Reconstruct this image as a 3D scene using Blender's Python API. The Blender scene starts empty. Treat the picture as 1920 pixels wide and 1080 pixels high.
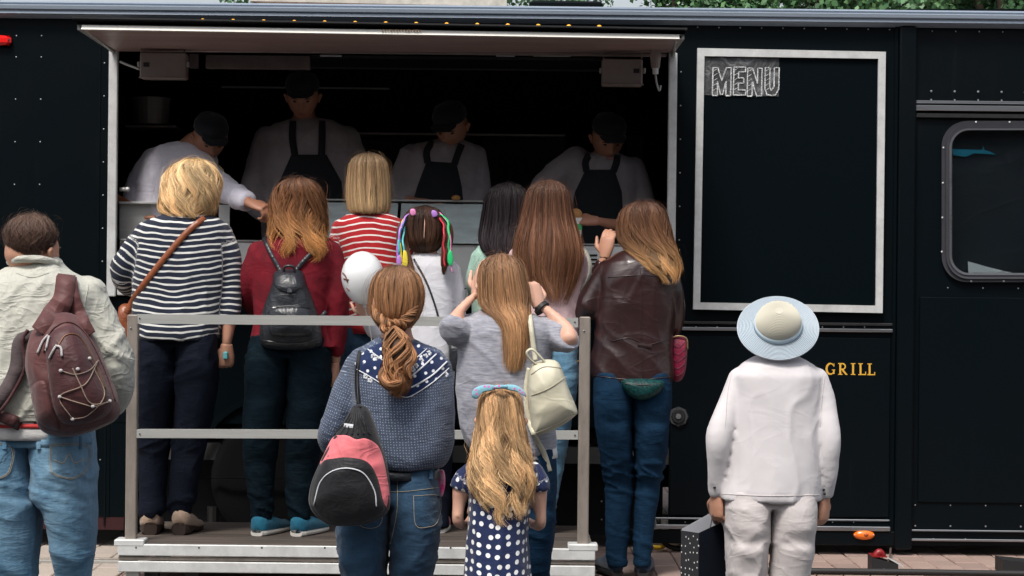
import bpy, math, random
import numpy as np
from mathutils import Vector, Matrix
from mathutils.bvhtree import BVHTree

random.seed(7)
RNG = np.random.default_rng(11)
rad = math.radians
sc = bpy.context.scene
COL = sc.collection

# ------------------------------------------------------------------ camera
F = 3780.0                 # focal length in photograph pixels (1920 wide)
CH = 1.27                  # camera height above the pavement
ROLL = rad(0.6)
cd = bpy.data.cameras.new("camera"); cam = bpy.data.objects.new("camera", cd); COL.objects.link(cam)
cd.sensor_width = 36; cd.lens = 36 * F / 1920; cd.clip_start = 0.1; cd.clip_end = 2000
cam.matrix_world = Matrix.Translation((0, 0, CH)) @ Matrix.Rotation(rad(90), 4, 'X') @ Matrix.Rotation(ROLL, 4, 'Z')
sc.camera = cam

# ------------------------------------------------------------------ sky and sun
SUN_EL, SUN_AZ = 58, 205      # azimuth: 180 = behind the camera
w = bpy.data.worlds.new("World"); sc.world = w; w.use_nodes = True
nt = w.node_tree; bg = nt.nodes["Background"]
sky = nt.nodes.new("ShaderNodeTexSky"); sky.sky_type = 'NISHITA'; sky.sun_disc = False
sky.sun_elevation = rad(SUN_EL); sky.sun_rotation = rad(SUN_AZ); sky.dust_density = 4.0; sky.air_density = 1.2
hs = nt.nodes.new("ShaderNodeHueSaturation"); hs.inputs['Saturation'].default_value = 0.45
nt.links.new(sky.outputs[0], hs.inputs['Color']); nt.links.new(hs.outputs[0], bg.inputs[0])
bg.inputs[1].default_value = 0.15
sl = bpy.data.lights.new("sun", 'SUN'); sl.energy = 2.6; sl.angle = rad(14); sl.color = (1.0, 0.95, 0.88)
so = bpy.data.objects.new("sun", sl); COL.objects.link(so)
_sd = Vector((math.sin(rad(SUN_AZ)) * math.cos(rad(SUN_EL)), math.cos(rad(SUN_AZ)) * math.cos(rad(SUN_EL)), math.sin(rad(SUN_EL))))
so.rotation_euler = _sd.to_track_quat('Z', 'Y').to_euler(); so.location = (0, 0, 20)
sc.view_settings.view_transform = 'Standard'; sc.view_settings.look = 'None'
sc.view_settings.gamma = 1; sc.view_settings.exposure = 0.25; sc.view_settings.use_curve_mapping = False

# ------------------------------------------------------------------ helpers
_c, _s = math.cos(ROLL), math.sin(ROLL)
def P(px, py, d):
    dx, dy = px - 960, py - 540
    u = dx * _c + dy * _s; v = -dx * _s + dy * _c
    return np.array((u / F * d, d, CH - v / F * d))

def _h(ix, iy, iz):
    n = (ix * 374761393 + iy * 668265263 + iz * 2147483647 // 3 * 7 + 1013) & 0x7fffffff
    n = ((n ^ (n >> 13)) * 1274126177) & 0x7fffffff
    return ((n ^ (n >> 16)) & 0xffff) / 65535.0
def vnoise(p):
    p = np.asarray(p, float); i = np.floor(p).astype(np.int64); f = p - i; f = f * f * (3 - 2 * f)
    r = 0
    for dx in (0, 1):
        for dy in (0, 1):
            for dz in (0, 1):
                wgt = (f[:, 0] if dx else 1 - f[:, 0]) * (f[:, 1] if dy else 1 - f[:, 1]) * (f[:, 2] if dz else 1 - f[:, 2])
                r = r + wgt * _h(i[:, 0] + dx, i[:, 1] + dy, i[:, 2] + dz)
    return r * 2 - 1
def ridged(p):
    return 1 - 2 * np.abs(vnoise(p))

def catmull(pts, n):
    pts = np.asarray(pts, float)
    if len(pts) == 2:
        t = np.linspace(0, 1, n)[:, None]; return pts[0] * (1 - t) + pts[1] * t
    q = np.vstack([2 * pts[0] - pts[1], pts, 2 * pts[-1] - pts[-2]])
    out = []
    for t in np.linspace(0, len(pts) - 1 - 1e-9, n):
        i = int(t); f = t - i
        a, b, c_, d_ = q[i], q[i + 1], q[i + 2], q[i + 3]
        out.append(0.5 * ((2 * b) + (c_ - a) * f + (2 * a - 5 * b + 4 * c_ - d_) * f * f + (3 * b - a - 3 * c_ + d_) * f ** 3))
    return np.array(out)

def closed_curve(pts, n):
    pts = np.asarray(pts, float); m = len(pts); out = []
    for t in np.linspace(0, m, n, endpoint=False):
        i = int(t); f = t - i
        a, b, c_, d_ = pts[(i - 1) % m], pts[i % m], pts[(i + 1) % m], pts[(i + 2) % m]
        out.append(0.5 * ((2 * b) + (c_ - a) * f + (2 * a - 5 * b + 4 * c_ - d_) * f * f + (3 * b - a - 3 * c_ + d_) * f ** 3))
    return np.array(out)

def join(parts):
    vs, fs, o = [], [], 0
    for v, f in parts:
        v = np.asarray(v, float).reshape(-1, 3); vs.append(v); fs += [tuple(i + o for i in q) for q in f]; o += len(v)
    return np.vstack(vs), fs

def rings_to_mesh(R, cap=True):
    R = np.asarray(R); m, n = R.shape[:2]
    fs = []
    for i in range(m - 1):
        for j in range(n):
            k = (j + 1) % n
            fs.append((i * n + j, i * n + k, (i + 1) * n + k, (i + 1) * n + j))
    v = R.reshape(-1, 3)
    if cap:
        c0, c1 = R[0].mean(0), R[-1].mean(0); v = np.vstack([v, c0, c1]); a = m * n
        for j in range(n):
            k = (j + 1) % n
            fs.append((a, k, j)); fs.append((a + 1, (m - 1) * n + j, (m - 1) * n + k))
    return v, fs

def tube(pts, rs, n=12, sub=None, flat=1.0, up=(0, 0, 1), round_ends=False):
    """swept tube; flat scales the section along the second frame axis"""
    pts = np.asarray(pts, float); rs = np.asarray(rs, float)
    if sub:
        q = catmull(np.column_stack([pts, rs]), sub); pts, rs = q[:, :3], q[:, 3]
    T = np.gradient(pts, axis=0); T /= np.linalg.norm(T, axis=1)[:, None] + 1e-12
    u = np.array(up, float)
    if abs(T[0] @ u) > .95: u = np.array((1., 0, 0)) if abs(T[0][0]) < .9 else np.array((0, 1., 0))
    A = np.cross(T[0], u); A /= np.linalg.norm(A)
    if round_ends:
        s = np.array((.25, .7)) ; e0 = [pts[0] - T[0] * rs[0] * .9, pts[0] - T[0] * rs[0] * .55]; e1 = [pts[-1] + T[-1] * rs[-1] * .55, pts[-1] + T[-1] * rs[-1] * .9]
        pts = np.vstack([e0, pts, e1]); T = np.vstack([T[0], T[0], T, T[-1], T[-1]])
        rs = np.concatenate([[rs[0] * .3, rs[0] * .78], rs, [rs[-1] * .78, rs[-1] * .3]])
    R = []
    ang = np.linspace(0, 2 * math.pi, n, endpoint=False)
    for i in range(len(pts)):
        A = A - T[i] * (A @ T[i]); A /= np.linalg.norm(A) + 1e-12
        B = np.cross(T[i], A)
        R.append(pts[i] + rs[i] * (np.cos(ang)[:, None] * A + flat * np.sin(ang)[:, None] * B))
    return rings_to_mesh(R)

def box(x0, x1, y0, y1, z0, z1, bev=0):
    if bev:
        b = min(bev, (x1 - x0) / 2.1, (y1 - y0) / 2.1, (z1 - z0) / 2.1)
        rings = []
        for z, i in ((z0, b), (z0 + b, 0), (z1 - b, 0), (z1, b)):
            q = []
            for cx, cy, sx, sy in ((x0, y0, 1, 1), (x1, y0, -1, 1), (x1, y1, -1, -1), (x0, y1, 1, -1)):
                p1 = (cx + sx * (b if i == 0 else b * 2), cy + sy * i, z); p2 = (cx + sx * i, cy + sy * (b if i == 0 else b * 2), z)
                q += [p2, p1] if (sx * sy > 0) else [p1, p2]
            rings.append(q)
        return rings_to_mesh(rings)
    v = [(x, y, z) for z in (z0, z1) for x, y in ((x0, y0), (x1, y0), (x1, y1), (x0, y1))]
    return np.array(v, float), [(3, 2, 1, 0), (4, 5, 6, 7), (0, 1, 5, 4), (1, 2, 6, 5), (2, 3, 7, 6), (3, 0, 4, 7)]

def ellipsoid(c, r, n=16, m=10):
    R = []
    for t in np.linspace(.04, math.pi - .04, m):
        a = np.linspace(0, 2 * math.pi, n, endpoint=False)
        R.append(np.column_stack([c[0] + r[0] * math.sin(t) * np.cos(a), c[1] + r[1] * math.sin(t) * np.sin(a), np.full(n, c[2] - r[2] * math.cos(t))]))
    return rings_to_mesh(R)

def obj(name, geo, mat, parent=None, base=None, smooth=False, attrs=None, matidx=None):
    v, f = geo; v = np.asarray(v, float)
    if base is None: base = np.array(parent['_b']) if parent is not None and '_b' in parent else np.zeros(3)
    me = bpy.data.meshes.new(name)
    me.from_pydata((v - base).tolist(), [], [tuple(map(int, q)) for q in f])
    mats = mat if isinstance(mat, (list, tuple)) else [mat]
    for m in mats: me.materials.append(m)
    if matidx is not None: me.polygons.foreach_set('material_index', np.asarray(matidx, np.int32))
    if smooth: me.polygons.foreach_set('use_smooth', np.ones(len(me.polygons), bool))
    if attrs:
        for k, a in attrs.items():
            a = np.asarray(a, float)
            if a.ndim == 1:
                at = me.attributes.new(k, 'FLOAT', 'POINT'); at.data.foreach_set('value', a)
            else:
                at = me.attributes.new(k, 'FLOAT_VECTOR', 'POINT'); at.data.foreach_set('vector', a.ravel())
    me.update()
    o = bpy.data.objects.new(name, me); COL.objects.link(o)
    if parent is not None: o.parent = parent
    else: o.location = base
    return o

def thing(name, label, cat, loc=(0, 0, 0), group=None):
    o = bpy.data.objects.new(name, None); COL.objects.link(o); o.location = loc; o.empty_display_size = .1
    o['label'] = label; o['category'] = cat; o['_b'] = [float(a) for a in loc]
    if group: o['group'] = group
    return o
def tag(o, label, cat, group=None):
    o['label'] = label; o['category'] = cat
    if group: o['group'] = group
    return o
def struct(name, geo, mat, smooth=False, **k):
    o = obj(name, geo, mat, smooth=smooth, **k); o['kind'] = 'structure'; return o

def remesh(parts, voxel=.008, sm=5):
    v, f = join(parts)
    me = bpy.data.meshes.new("t"); me.from_pydata(v.tolist(), [], f)
    o = bpy.data.objects.new("t", me); COL.objects.link(o)
    m = o.modifiers.new("r", 'REMESH'); m.mode = 'VOXEL'; m.voxel_size = voxel
    if sm:
        s = o.modifiers.new("s", 'SMOOTH'); s.factor = .5; s.iterations = sm
    dg = bpy.context.evaluated_depsgraph_get()
    e = bpy.data.meshes.new_from_object(o.evaluated_get(dg))
    n = len(e.vertices); V = np.empty(n * 3); e.vertices.foreach_get('co', V); V = V.reshape(-1, 3)
    N = np.empty(n * 3); e.vertex_normals.foreach_get('vector', N); N = N.reshape(-1, 3)
    fs = [tuple(p.vertices) for p in e.polygons]
    bpy.data.objects.remove(o); bpy.data.meshes.remove(me); bpy.data.meshes.remove(e)
    return V, fs, N

def bvh(*geos):
    v, f = join(geos); return BVHTree.FromPolygons(v.tolist(), f)
CO = Vector((0, 0, CH))
def hit(b, px, py, d, off=0.0):
    """first surface met along the line of sight, lifted by off; falls back on distance d"""
    q = Vector(P(px, py, d)) - CO; L = q.length; q.normalize()
    r = b.ray_cast(CO + q * (L * .75), q, L * .5) if b else (None,)
    if r[0] is None: return None
    return np.array(r[0] - q * off)

# ------------------------------------------------------------------ materials
def principled(name, col, rough=.6, metal=0.0, spec=.5):
    m = bpy.data.materials.new(name); m.use_nodes = True
    b = m.node_tree.nodes["Principled BSDF"]
    b.inputs['Base Color'].default_value = (*col, 1); b.inputs['Roughness'].default_value = rough
    b.inputs['Metallic'].default_value = metal; b.inputs['Specular IOR Level'].default_value = spec
    return m, m.node_tree, b
def N(nt, t, **k):
    n = nt.nodes.new(t)
    for a, b in k.items(): setattr(n, a, b)
    return n
def mathn(nt, op, a, b=None, c=None):
    n = N(nt, "ShaderNodeMath", operation=op)
    for i, x in enumerate((a, b, c)):
        if x is None: continue
        if isinstance(x, (int, float)): n.inputs[i].default_value = x
        else: nt.links.new(x, n.inputs[i])
    return n.outputs[0]
def mix(nt, fac, a, b, blend='MIX'):
    n = N(nt, "ShaderNodeMix", data_type='RGBA', blend_type=blend)
    for i, x in ((0, fac), (6, a), (7, b)):
        if isinstance(x, (int, float)): n.inputs[i].default_value = x
        elif isinstance(x, tuple): n.inputs[i].default_value = (*x, 1)
        else: nt.links.new(x, n.inputs[i])
    return n.outputs[2]
def noise(nt, scale, detail=4, rough=.6, vec=None, sx=(1, 1, 1), dist=0):
    n = N(nt, "ShaderNodeTexNoise"); n.inputs['Scale'].default_value = scale; n.inputs['Detail'].default_value = detail
    n.inputs['Roughness'].default_value = rough; n.inputs['Distortion'].default_value = dist
    if vec is None: vec = N(nt, "ShaderNodeTexCoord").outputs['Object']
    mp = N(nt, "ShaderNodeMapping"); mp.inputs['Scale'].default_value = sx
    nt.links.new(vec, mp.inputs['Vector']); nt.links.new(mp.outputs[0], n.inputs['Vector'])
    return n.outputs['Fac']
def ramp(nt, fac, stops):
    r = N(nt, "ShaderNodeValToRGB"); e = r.color_ramp.elements
    while len(e) < len(stops): e.new(.5)
    for i, (p, c) in enumerate(stops): e[i].position = p; e[i].color = (*c, 1)
    nt.links.new(fac, r.inputs[0]); return r.outputs[0]
def wrinkle(nt, scale, sx=(1, 1, 1), dist=1.0, sharp_=3.0):
    n = noise(nt, scale, 2.5, .45, sx=sx, dist=dist)
    a = mathn(nt, 'ABSOLUTE', mathn(nt, 'SUBTRACT', n, .5))
    return mathn(nt, 'POWER', mathn(nt, 'SUBTRACT', 1.0, mathn(nt, 'MINIMUM', mathn(nt, 'MULTIPLY', a, 5.5), 1.0)), sharp_)
def bump(nt, b, h, strength=.3, dist=.004):
    n = N(nt, "ShaderNodeBump"); n.inputs['Strength'].default_value = strength; n.inputs['Distance'].default_value = dist
    nt.links.new(h, n.inputs['Height']); nt.links.new(n.outputs[0], b.inputs['Normal'])
def grime(m, col=(.02, .022, .022), amt=.5):
    nt = m.node_tree; b = nt.nodes["Principled BSDF"]; old = b.inputs['Base Color'].links[0].from_socket
    st = noise(nt, 5, 5, .7, sx=(3.5, 1, .16)); bl = noise(nt, 1.3, 4, .6)
    f = mathn(nt, 'MULTIPLY', ramp(nt, st, [(.56, (0, 0, 0)), (.8, (1, 1, 1))]), mathn(nt, 'MULTIPLY', ramp(nt, bl, [(.45, (0, 0, 0)), (.7, (1, 1, 1))]), amt))
    nt.links.new(mix(nt, f, old, col), b.inputs['Base Color'])
def attr(nt, name):
    return N(nt, "ShaderNodeAttribute", attribute_name=name)

def cloth(name, col, col2=None, var=.35, rough=.85, scale=9, fold=.5, sheen=.15, weave=700, spec=.3, sx=(1, 1, 1), foldscale=22):
    m, nt, b = principled(name, col, rough, 0, spec)
    c2 = col2 or tuple(c * (1 - var) for c in col)
    n1 = noise(nt, scale, 5, .65, sx=sx)
    nt.links.new(mix(nt, ramp(nt, n1, [(.35, (0, 0, 0)), (.68, (1, 1, 1))]), col, c2), b.inputs['Base Color'])
    h1 = mathn(nt, 'ADD', wrinkle(nt, foldscale * .55, (1, 1, .45), .8, 2), mathn(nt, 'MULTIPLY', wrinkle(nt, foldscale, (.5, .5, 1.2), 1.2, 2), .6)); h2 = noise(nt, weave, 1, .5)
    bump(nt, b, mathn(nt, 'ADD', mathn(nt, 'ADD', h1, mathn(nt, 'MULTIPLY', noise(nt, foldscale * 1.6, 3), .5)), mathn(nt, 'MULTIPLY', h2, .12)), fold * .30, .010)
    b.inputs['Sheen Weight'].default_value = sheen; b.inputs['Sheen Roughness'].default_value = .5
    return m
def stripes(name, base, line, period, duty, wob=.004, **k):
    m = cloth(name, base, **k); nt = m.node_tree; b = nt.nodes["Principled BSDF"]
    a = attr(nt, 'pu'); s = N(nt, "ShaderNodeSeparateXYZ"); nt.links.new(a.outputs['Vector'], s.inputs[0])
    w_ = mathn(nt, 'MULTIPLY', mathn(nt, 'SUBTRACT', noise(nt, 6, 2), .5), wob * 8)
    fr = mathn(nt, 'FRACT', mathn(nt, 'DIVIDE', mathn(nt, 'ADD', s.outputs[1], w_), period))
    th = mathn(nt, 'LESS_THAN', fr, duty)
    old = b.inputs['Base Color'].links[0].from_socket
    nt.links.new(mix(nt, th, old, line), b.inputs['Base Color']); return m
def dots(name, base, dot, cell, r, rnd=.3, **k):
    m = cloth(name, base, **k); nt = m.node_tree; b = nt.nodes["Principled BSDF"]
    a = attr(nt, 'pu'); v = N(nt, "ShaderNodeTexVoronoi", voronoi_dimensions='2D'); v.inputs['Scale'].default_value = 1 / cell
    v.inputs['Randomness'].default_value = rnd; nt.links.new(a.outputs['Vector'], v.inputs['Vector'])
    th = mathn(nt, 'LESS_THAN', v.outputs['Distance'], r)
    old = b.inputs['Base Color'].links[0].from_socket
    nt.links.new(mix(nt, th, old, dot), b.inputs['Base Color']); return m
def denim(name, col, light, amt=.5):
    m, nt, b = principled(name, col, .85, 0, .25)
    n1 = noise(nt, 5, 6, .7, sx=(1, 1, .5)); n2 = noise(nt, 60, 4, .7, sx=(1, 1, .25)); n3 = noise(nt, 14, 4, .7, sx=(1, 1, .45), dist=.6)
    f = ramp(nt, n1, [(.36, (0, 0, 0)), (.7, (1, 1, 1))])
    c = mix(nt, f, col, light)
    c = mix(nt, mathn(nt, 'MULTIPLY', ramp(nt, n3, [(.5, (0, 0, 0)), (.72, (1, 1, 1))]), amt), c, light)
    c = mix(nt, mathn(nt, 'MULTIPLY', wrinkle(nt, 8, (.8, .8, 1.1), .8, 3), .12), c, light)
    c = mix(nt, mathn(nt, 'MULTIPLY', n2, .6), c, tuple(x * .55 for x in col))
    nt.links.new(c, b.inputs['Base Color'])
    wr = wrinkle(nt, 11, (.42, .42, 1.7), 1.0, 2.2); h = mathn(nt, 'ADD', mathn(nt, 'ADD', wr, mathn(nt, 'MULTIPLY', wrinkle(nt, 22, (.5, .5, 1.2), 1.4, 2), .55)), mathn(nt, 'MULTIPLY', noise(nt, 500, 1), .12))
    bump(nt, b, h, .16, .009); b.inputs['Sheen Weight'].default_value = .1
    return m
def hairmat(name, root, mid, tip, rough=.58):
    m, nt, b = principled(name, mid, rough, 0, .3)
    a = attr(nt, 'hv'); s = N(nt, "ShaderNodeSeparateXYZ"); nt.links.new(a.outputs['Vector'], s.inputs[0])
    c = ramp(nt, s.outputs[0], [(.05, root), (.45, mid), (.95, tip)])
    k = mathn(nt, 'MULTIPLY_ADD', s.outputs[1], 1.75, .2)
    c2 = N(nt, "ShaderNodeVectorMath", operation='SCALE'); nt.links.new(c, c2.inputs[0]); nt.links.new(k, c2.inputs['Scale'])
    nt.links.new(c2.outputs[0], b.inputs['Base Color'])
    return m
def skinmat(name, col):
    m, nt, b = principled(name, col, .5, 0, .4)
    n = noise(nt, 30, 3); nt.links.new(mix(nt, n, col, (col[0] * .85, col[1] * .72, col[2] * .68)), b.inputs['Base Color'])
    b.inputs['Subsurface Weight'].default_value = .08; b.inputs['Subsurface Radius'].default_value = (.012, .005, .003)
    return m
def metal(name, col, rough=.35, met=.9, var=.25, scale=12, sx=(1, 1, 1), bmp=.05):
    m, nt, b = principled(name, col, rough, met)
    n = noise(nt, scale, 6, .7, sx=sx)
    nt.links.new(mix(nt, ramp(nt, n, [(.35, (0, 0, 0)), (.7, (1, 1, 1))]), col, tuple(c * (1 - var) for c in col)), b.inputs['Base Color'])
    nt.links.new(mathn(nt, 'MULTIPLY_ADD', n, .3, rough - .12), b.inputs['Roughness'])
    bump(nt, b, noise(nt, 3, 3), bmp, .01); return m

SKIN = skinmat("skin", (.52, .29, .2)); SKIN_L = skinmat("pale_skin", (.66, .41, .31)); SKIN_D = skinmat("tan_skin", (.40, .2, .13))
EYE, _, _ = principled("eye", (.05, .03, .02), .15); LIP, _, _ = principled("lip", (.4, .14, .12), .45)
PAINT = metal("black_trailer_paint", (.0012, .0040, .0058), .38, 0, .3, 2.5, bmp=.12); PAINT.node_tree.nodes["Principled BSDF"].inputs['Specular IOR Level'].default_value = .10
PAINT2 = metal("black_door_paint", (.0015, .0044, .0066), .30, 0, .4, 1.2, bmp=.25); PAINT2.node_tree.nodes["Principled BSDF"].inputs['Specular IOR Level'].default_value = .2
grime(PAINT, (.012, .014, .015), .6); grime(PAINT2, (.016, .018, .019), .7)
ALU = metal("brushed_aluminium", (.44, .44, .42), .5, .35, .22, 30, sx=(.12, 1, 3)); ALU2 = metal("weathered_aluminium", (.31, .27, .235), .5, .35, .4, 18, sx=(1, 1, .3))
WHITEALU = metal("white_aluminium", (.64, .65, .645), .45, .15, .3, 9)
CHROME = metal("dull_chrome", (.5, .52, .55), .28, .95, .2, 8, sx=(.1, 1, 1))
# ------------------------------------------------------------------ the ground
TR = 9.75       # distance of the trailer's long side
def PB(x0, y0, x1, y1, d, dep, bev=.0):
    """upright block whose front face fills that rectangle of the wall at distance d; dep reaches back (or forward when negative)"""
    a = P(x0, (y0 + y1) / 2, d)[0]; b = P(x1, (y0 + y1) / 2, d)[0]
    t = P((x0 + x1) / 2, y0, d)[2]; u = P((x0 + x1) / 2, y1, d)[2]
    return box(a, b, min(d, d + dep), max(d, d + dep), u, t, bev)

def paver_mat(name, c1, c2, c3):
    m, nt, b = principled(name, c1, .85, 0, .3)
    oi = N(nt, "ShaderNodeObjectInfo"); r = ramp(nt, oi.outputs['Random'], [(0, c1), (.5, c2), (1, c3)])
    n = noise(nt, 40, 6, .7, vec=N(nt, "ShaderNodeTexCoord").outputs['Object'])
    nt.links.new(mix(nt, mathn(nt, 'MULTIPLY', n, .6), r, tuple(c * .55 for c in c1)), b.inputs['Base Color'])
    bump(nt, b, noise(nt, 120, 3), .5, .003); return m
BRICK = paver_mat("pinkish_paver", (.33, .235, .20), (.38, .28, .24), (.29, .21, .185))
SLAB = paver_mat("grey_beige_paver", (.43, .37, .32), (.47, .41, .36), (.38, .33, .30))
def far_paving():
    m, nt, b = principled("far_paving", (.3, .22, .19), .85, 0, .3)
    br = N(nt, "ShaderNodeTexBrick"); br.inputs['Scale'].default_value = 1; br.inputs['Brick Width'].default_value = .2; br.inputs['Row Height'].default_value = .1
    br.inputs['Mortar Size'].default_value = .004; br.inputs['Color1'].default_value = (.33, .24, .21, 1); br.inputs['Color2'].default_value = (.28, .2, .175, 1); br.inputs['Mortar'].default_value = (.08, .06, .05, 1)
    mp = N(nt, "ShaderNodeMapping"); mp.inputs['Rotation'].default_value = (0, 0, rad(90)); nt.links.new(N(nt, "ShaderNodeTexCoord").outputs['Object'], mp.inputs[0]); nt.links.new(mp.outputs[0], br.inputs['Vector'])
    n = noise(nt, 3, 5); nt.links.new(mix(nt, mathn(nt, 'MULTIPLY', n, .35), br.outputs[0], (.12, .1, .09)), b.inputs['Base Color'])
    bump(nt, b, br.outputs['Fac'], -.4, .01); return m
ROAD, nt_, b_ = principled("asphalt", (.05, .05, .052), .9); bump(nt_, b_, noise(nt_, 90, 4), .6, .01)
KERB, nt_, b_ = principled("kerb_stone", (.3, .29, .27), .85); bump(nt_, b_, noise(nt_, 40, 4), .4, .01)
CHROME_DARK = metal("dark_steel", (.05, .05, .052), .45, .7, .4, 14)
FP = far_paving()
pave = struct('pavement', box(-400, 400, 8.70, 900, -.12, -.012), FP)
struct('lower_step', box(-60, 60, 8.1, 8.70, -.3, -.15), KERB)
struct('kerb', box(-60, 60, 8.62, 8.698, -.148, 0.0, .012), KERB)
struct('road', (np.array([(-400, -400, -.3), (400, -400, -.3), (400, 8.1, -.3), (-400, 8.1, -.3)], float), [(0, 1, 2, 3)]), ROAD)
# pavers one by one where the photograph shows them
def pavers(x0, x1, y0, y1, bw, bl, mat, name):
    proto = None; k = 0; i = 0
    x = x0
    while x < x1:
        y = y0 + (bl / 2 if i % 2 else 0) - bl
        while y < y1:
            if proto is None:
                proto = obj(name, box(-bw / 2 + .002, bw / 2 - .002, -bl / 2 + .002, bl / 2 - .002, -.06, 0, .004), mat, pave); o = proto
            else:
                o = proto.copy(); COL.objects.link(o)
            o.location = (x + bw / 2, y + bl / 2, random.uniform(-.003, .002) - .002); o.rotation_euler = (random.uniform(-.006, .006), random.uniform(-.01, .01), 0)
            y += bl; k += 1
        x += bw; i += 1
    return k
nb = pavers(.66, 2.62, 8.9, 10.3, .12, .2, BRICK, 'brick')
nb += pavers(-2.55, -1.72, 8.9, 11.1, .14, .28, SLAB, 'paving_slab')
nb += pavers(-1.30, -.85, 8.9, 9.9, .12, .2, BRICK, 'brick')
print('pavers', nb)
def strip(x0, x1, y0, y1, z0, z1, name, mat): return struct(name, box(x0, x1, y0, y1, z0, z1, .003), mat)
strip(-3.2, -1.62, 9.155, 9.19, -.02, .012, 'drain_edge', KERB); strip(-3.2, -1.62, 9.235, 9.26, -.02, .012, 'drain_edge', ALU2)
cv = tube([(1.15, 9.06, .012), (1.7, 9.05, .014), (2.4, 9.045, .012), (3.2, 9.06, .012)], [.014] * 4, 10, 30)
BLK, _, _ = principled("black_rubber", (.012, .012, .013), .6)
tag(obj('rubber_hose', cv, BLK, smooth=True), "thick black hose lying along the pavers in front of the trailer", "hose")

# ------------------------------------------------------------------ the trailer
T0 = thing('food_trailer', "long black riveted food trailer with raised awning over its serving hatch", 'trailer', (0, TR, 0))
def tp(name, geo, mat, parent=None, smooth=False, **k): return obj(name, geo, mat, parent or T0, base=None if parent is None else np.array(T0['_b']), smooth=smooth, **k)
def sub(parent, name, geo, mat, smooth=False, **k):
    o = obj(name, geo, mat, None, base=np.zeros(3), smooth=smooth, **k)
    o.parent = parent; o.location = -np.array(T0['_b']) if parent.parent is T0 or parent is T0 else (0, 0, 0)
    return o
def wz(py): return P(960, py, TR)[2]
XL, XR = -3.6, 3.9
ZT = wz(13); ZO_T = wz(101); ZO_B = wz(553)
xo0 = P(213, 320, TR)[0]; xo1 = P(1259, 320, TR)[0]
ZB = P(1500, 1018, TR)[2]
WT = .04
# long side: panels around the opening
tp('side_panel', box(XL, xo0 - .004, TR, TR + WT, P(100, 968, TR)[2], ZT), PAINT)
tp('side_panel', box(xo0 - .002, xo1 + .002, TR, TR + WT, ZO_T + .002, ZT), PAINT)
tp('side_panel', box(xo0 - .002, xo1 + .002, TR, TR + WT, wz(800), ZO_B), PAINT)
xs = P(1712, 500, TR)[0]
tp('side_panel', box(xo1 + .004, xs, TR, TR + WT, ZB + .02, ZT), PAINT)
DOOR_PANEL = True
MAROON, _, _ = principled("maroon_skirt_paint", (.03, .002, .004), .5)
tp('skirt_strip', PB(-430, 966, 232, 990, TR + .004, .03), MAROON)
tp('roof', box(XL, XR, TR + .001, TR + 2.25, ZT, ZT + .003), PAINT)
for a_, b_x in ((XL, XL + .05), (XR - .05, XR)): tp('end_wall', box(a_, b_x, TR + WT, TR + 2.25, .3, ZT - .002), PAINT)
tp('back_wall', box(XL, XR, TR + 2.2, TR + 2.25, .3, ZT - .002), PAINT)
FLOORM, _, _ = principled("dark_floor", (.03, .03, .03), .7)
tp('floor', box(XL + .05, XR - .05, TR + WT, TR + 2.2, .42, .5), FLOORM)
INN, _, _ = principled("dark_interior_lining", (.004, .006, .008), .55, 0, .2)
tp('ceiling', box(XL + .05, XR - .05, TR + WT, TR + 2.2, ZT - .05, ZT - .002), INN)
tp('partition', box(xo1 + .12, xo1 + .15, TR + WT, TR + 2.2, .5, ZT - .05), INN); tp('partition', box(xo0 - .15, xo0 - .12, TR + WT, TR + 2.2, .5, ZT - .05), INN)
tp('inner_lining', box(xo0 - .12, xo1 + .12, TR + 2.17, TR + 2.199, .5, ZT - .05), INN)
# roof rail: folded metal profile running the whole length
prof = [(0, wz(12)), (-.035, wz(13)), (-.055, wz(17)), (-.05, wz(20)), (-.068, wz(23)), (-.066, wz(29)), (-.05, wz(31)), (-.054, wz(37)), (-.03, wz(41)), (-.012, wz(43)), (0, wz(44))]
for i in range(1):
    R = []
    for x in np.linspace(XL, XR, 16): R.append([(x, TR + a - .001, z) for a, z in prof])
    tp('roof_rail', rings_to_mesh(np.array(R)), metal("roof_rail_metal", (.34, .40, .48), .35, .3, .35, 3, sx=(.15, 1, 30)))
# corner / divider column and trims
tp('column', PB(1681, 50, 1713, 1030, TR - .001, -.03, .008), PAINT2)
tp('column', PB(1673, 50, 1680, 1020, TR - .001, -.008, .002), PAINT)
for x0, y0, x1, y1, dd, mt in ((1262, 604, 1673, 609, .012, CHROME_DARK), (1262, 615, 1673, 621, .018, CHROME), (1228, 972, 1668, 975, .01, CHROME), (1228, 985, 1668, 993, .022, CHROME),
                               (1714, 192, 2400, 197, .012, CHROME), (1714, 201, 2400, 211, .02, CHROME), (1714, 216, 2400, 224, .012, CHROME_DARK), (1700, 996, 2400, 999, .012, CHROME), (1700, 1013, 2400, 1017, .014, CHROME)):
    tp('trim_strip', PB(x0, y0, x1, y1, TR - .0005, -dd, .002), mt)
tp('lower_panel', PB(1258, 632, 1668, 968, TR - .0005, -.006, .003), PAINT2)
tp('lower_panel', PB(1722, 560, 2400, 945, TR + .005, -.008, .003), PAINT2)
tp('skirt_panel', PB(1135, 994, 1680, 1020, TR - .001, -.012, .003), PAINT2)
# vertical seams left
for x in (186, 203): tp('seam_strip', PB(x - 4, 60, x - 1, 985, TR - .0005, -.003), PAINT2)
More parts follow.
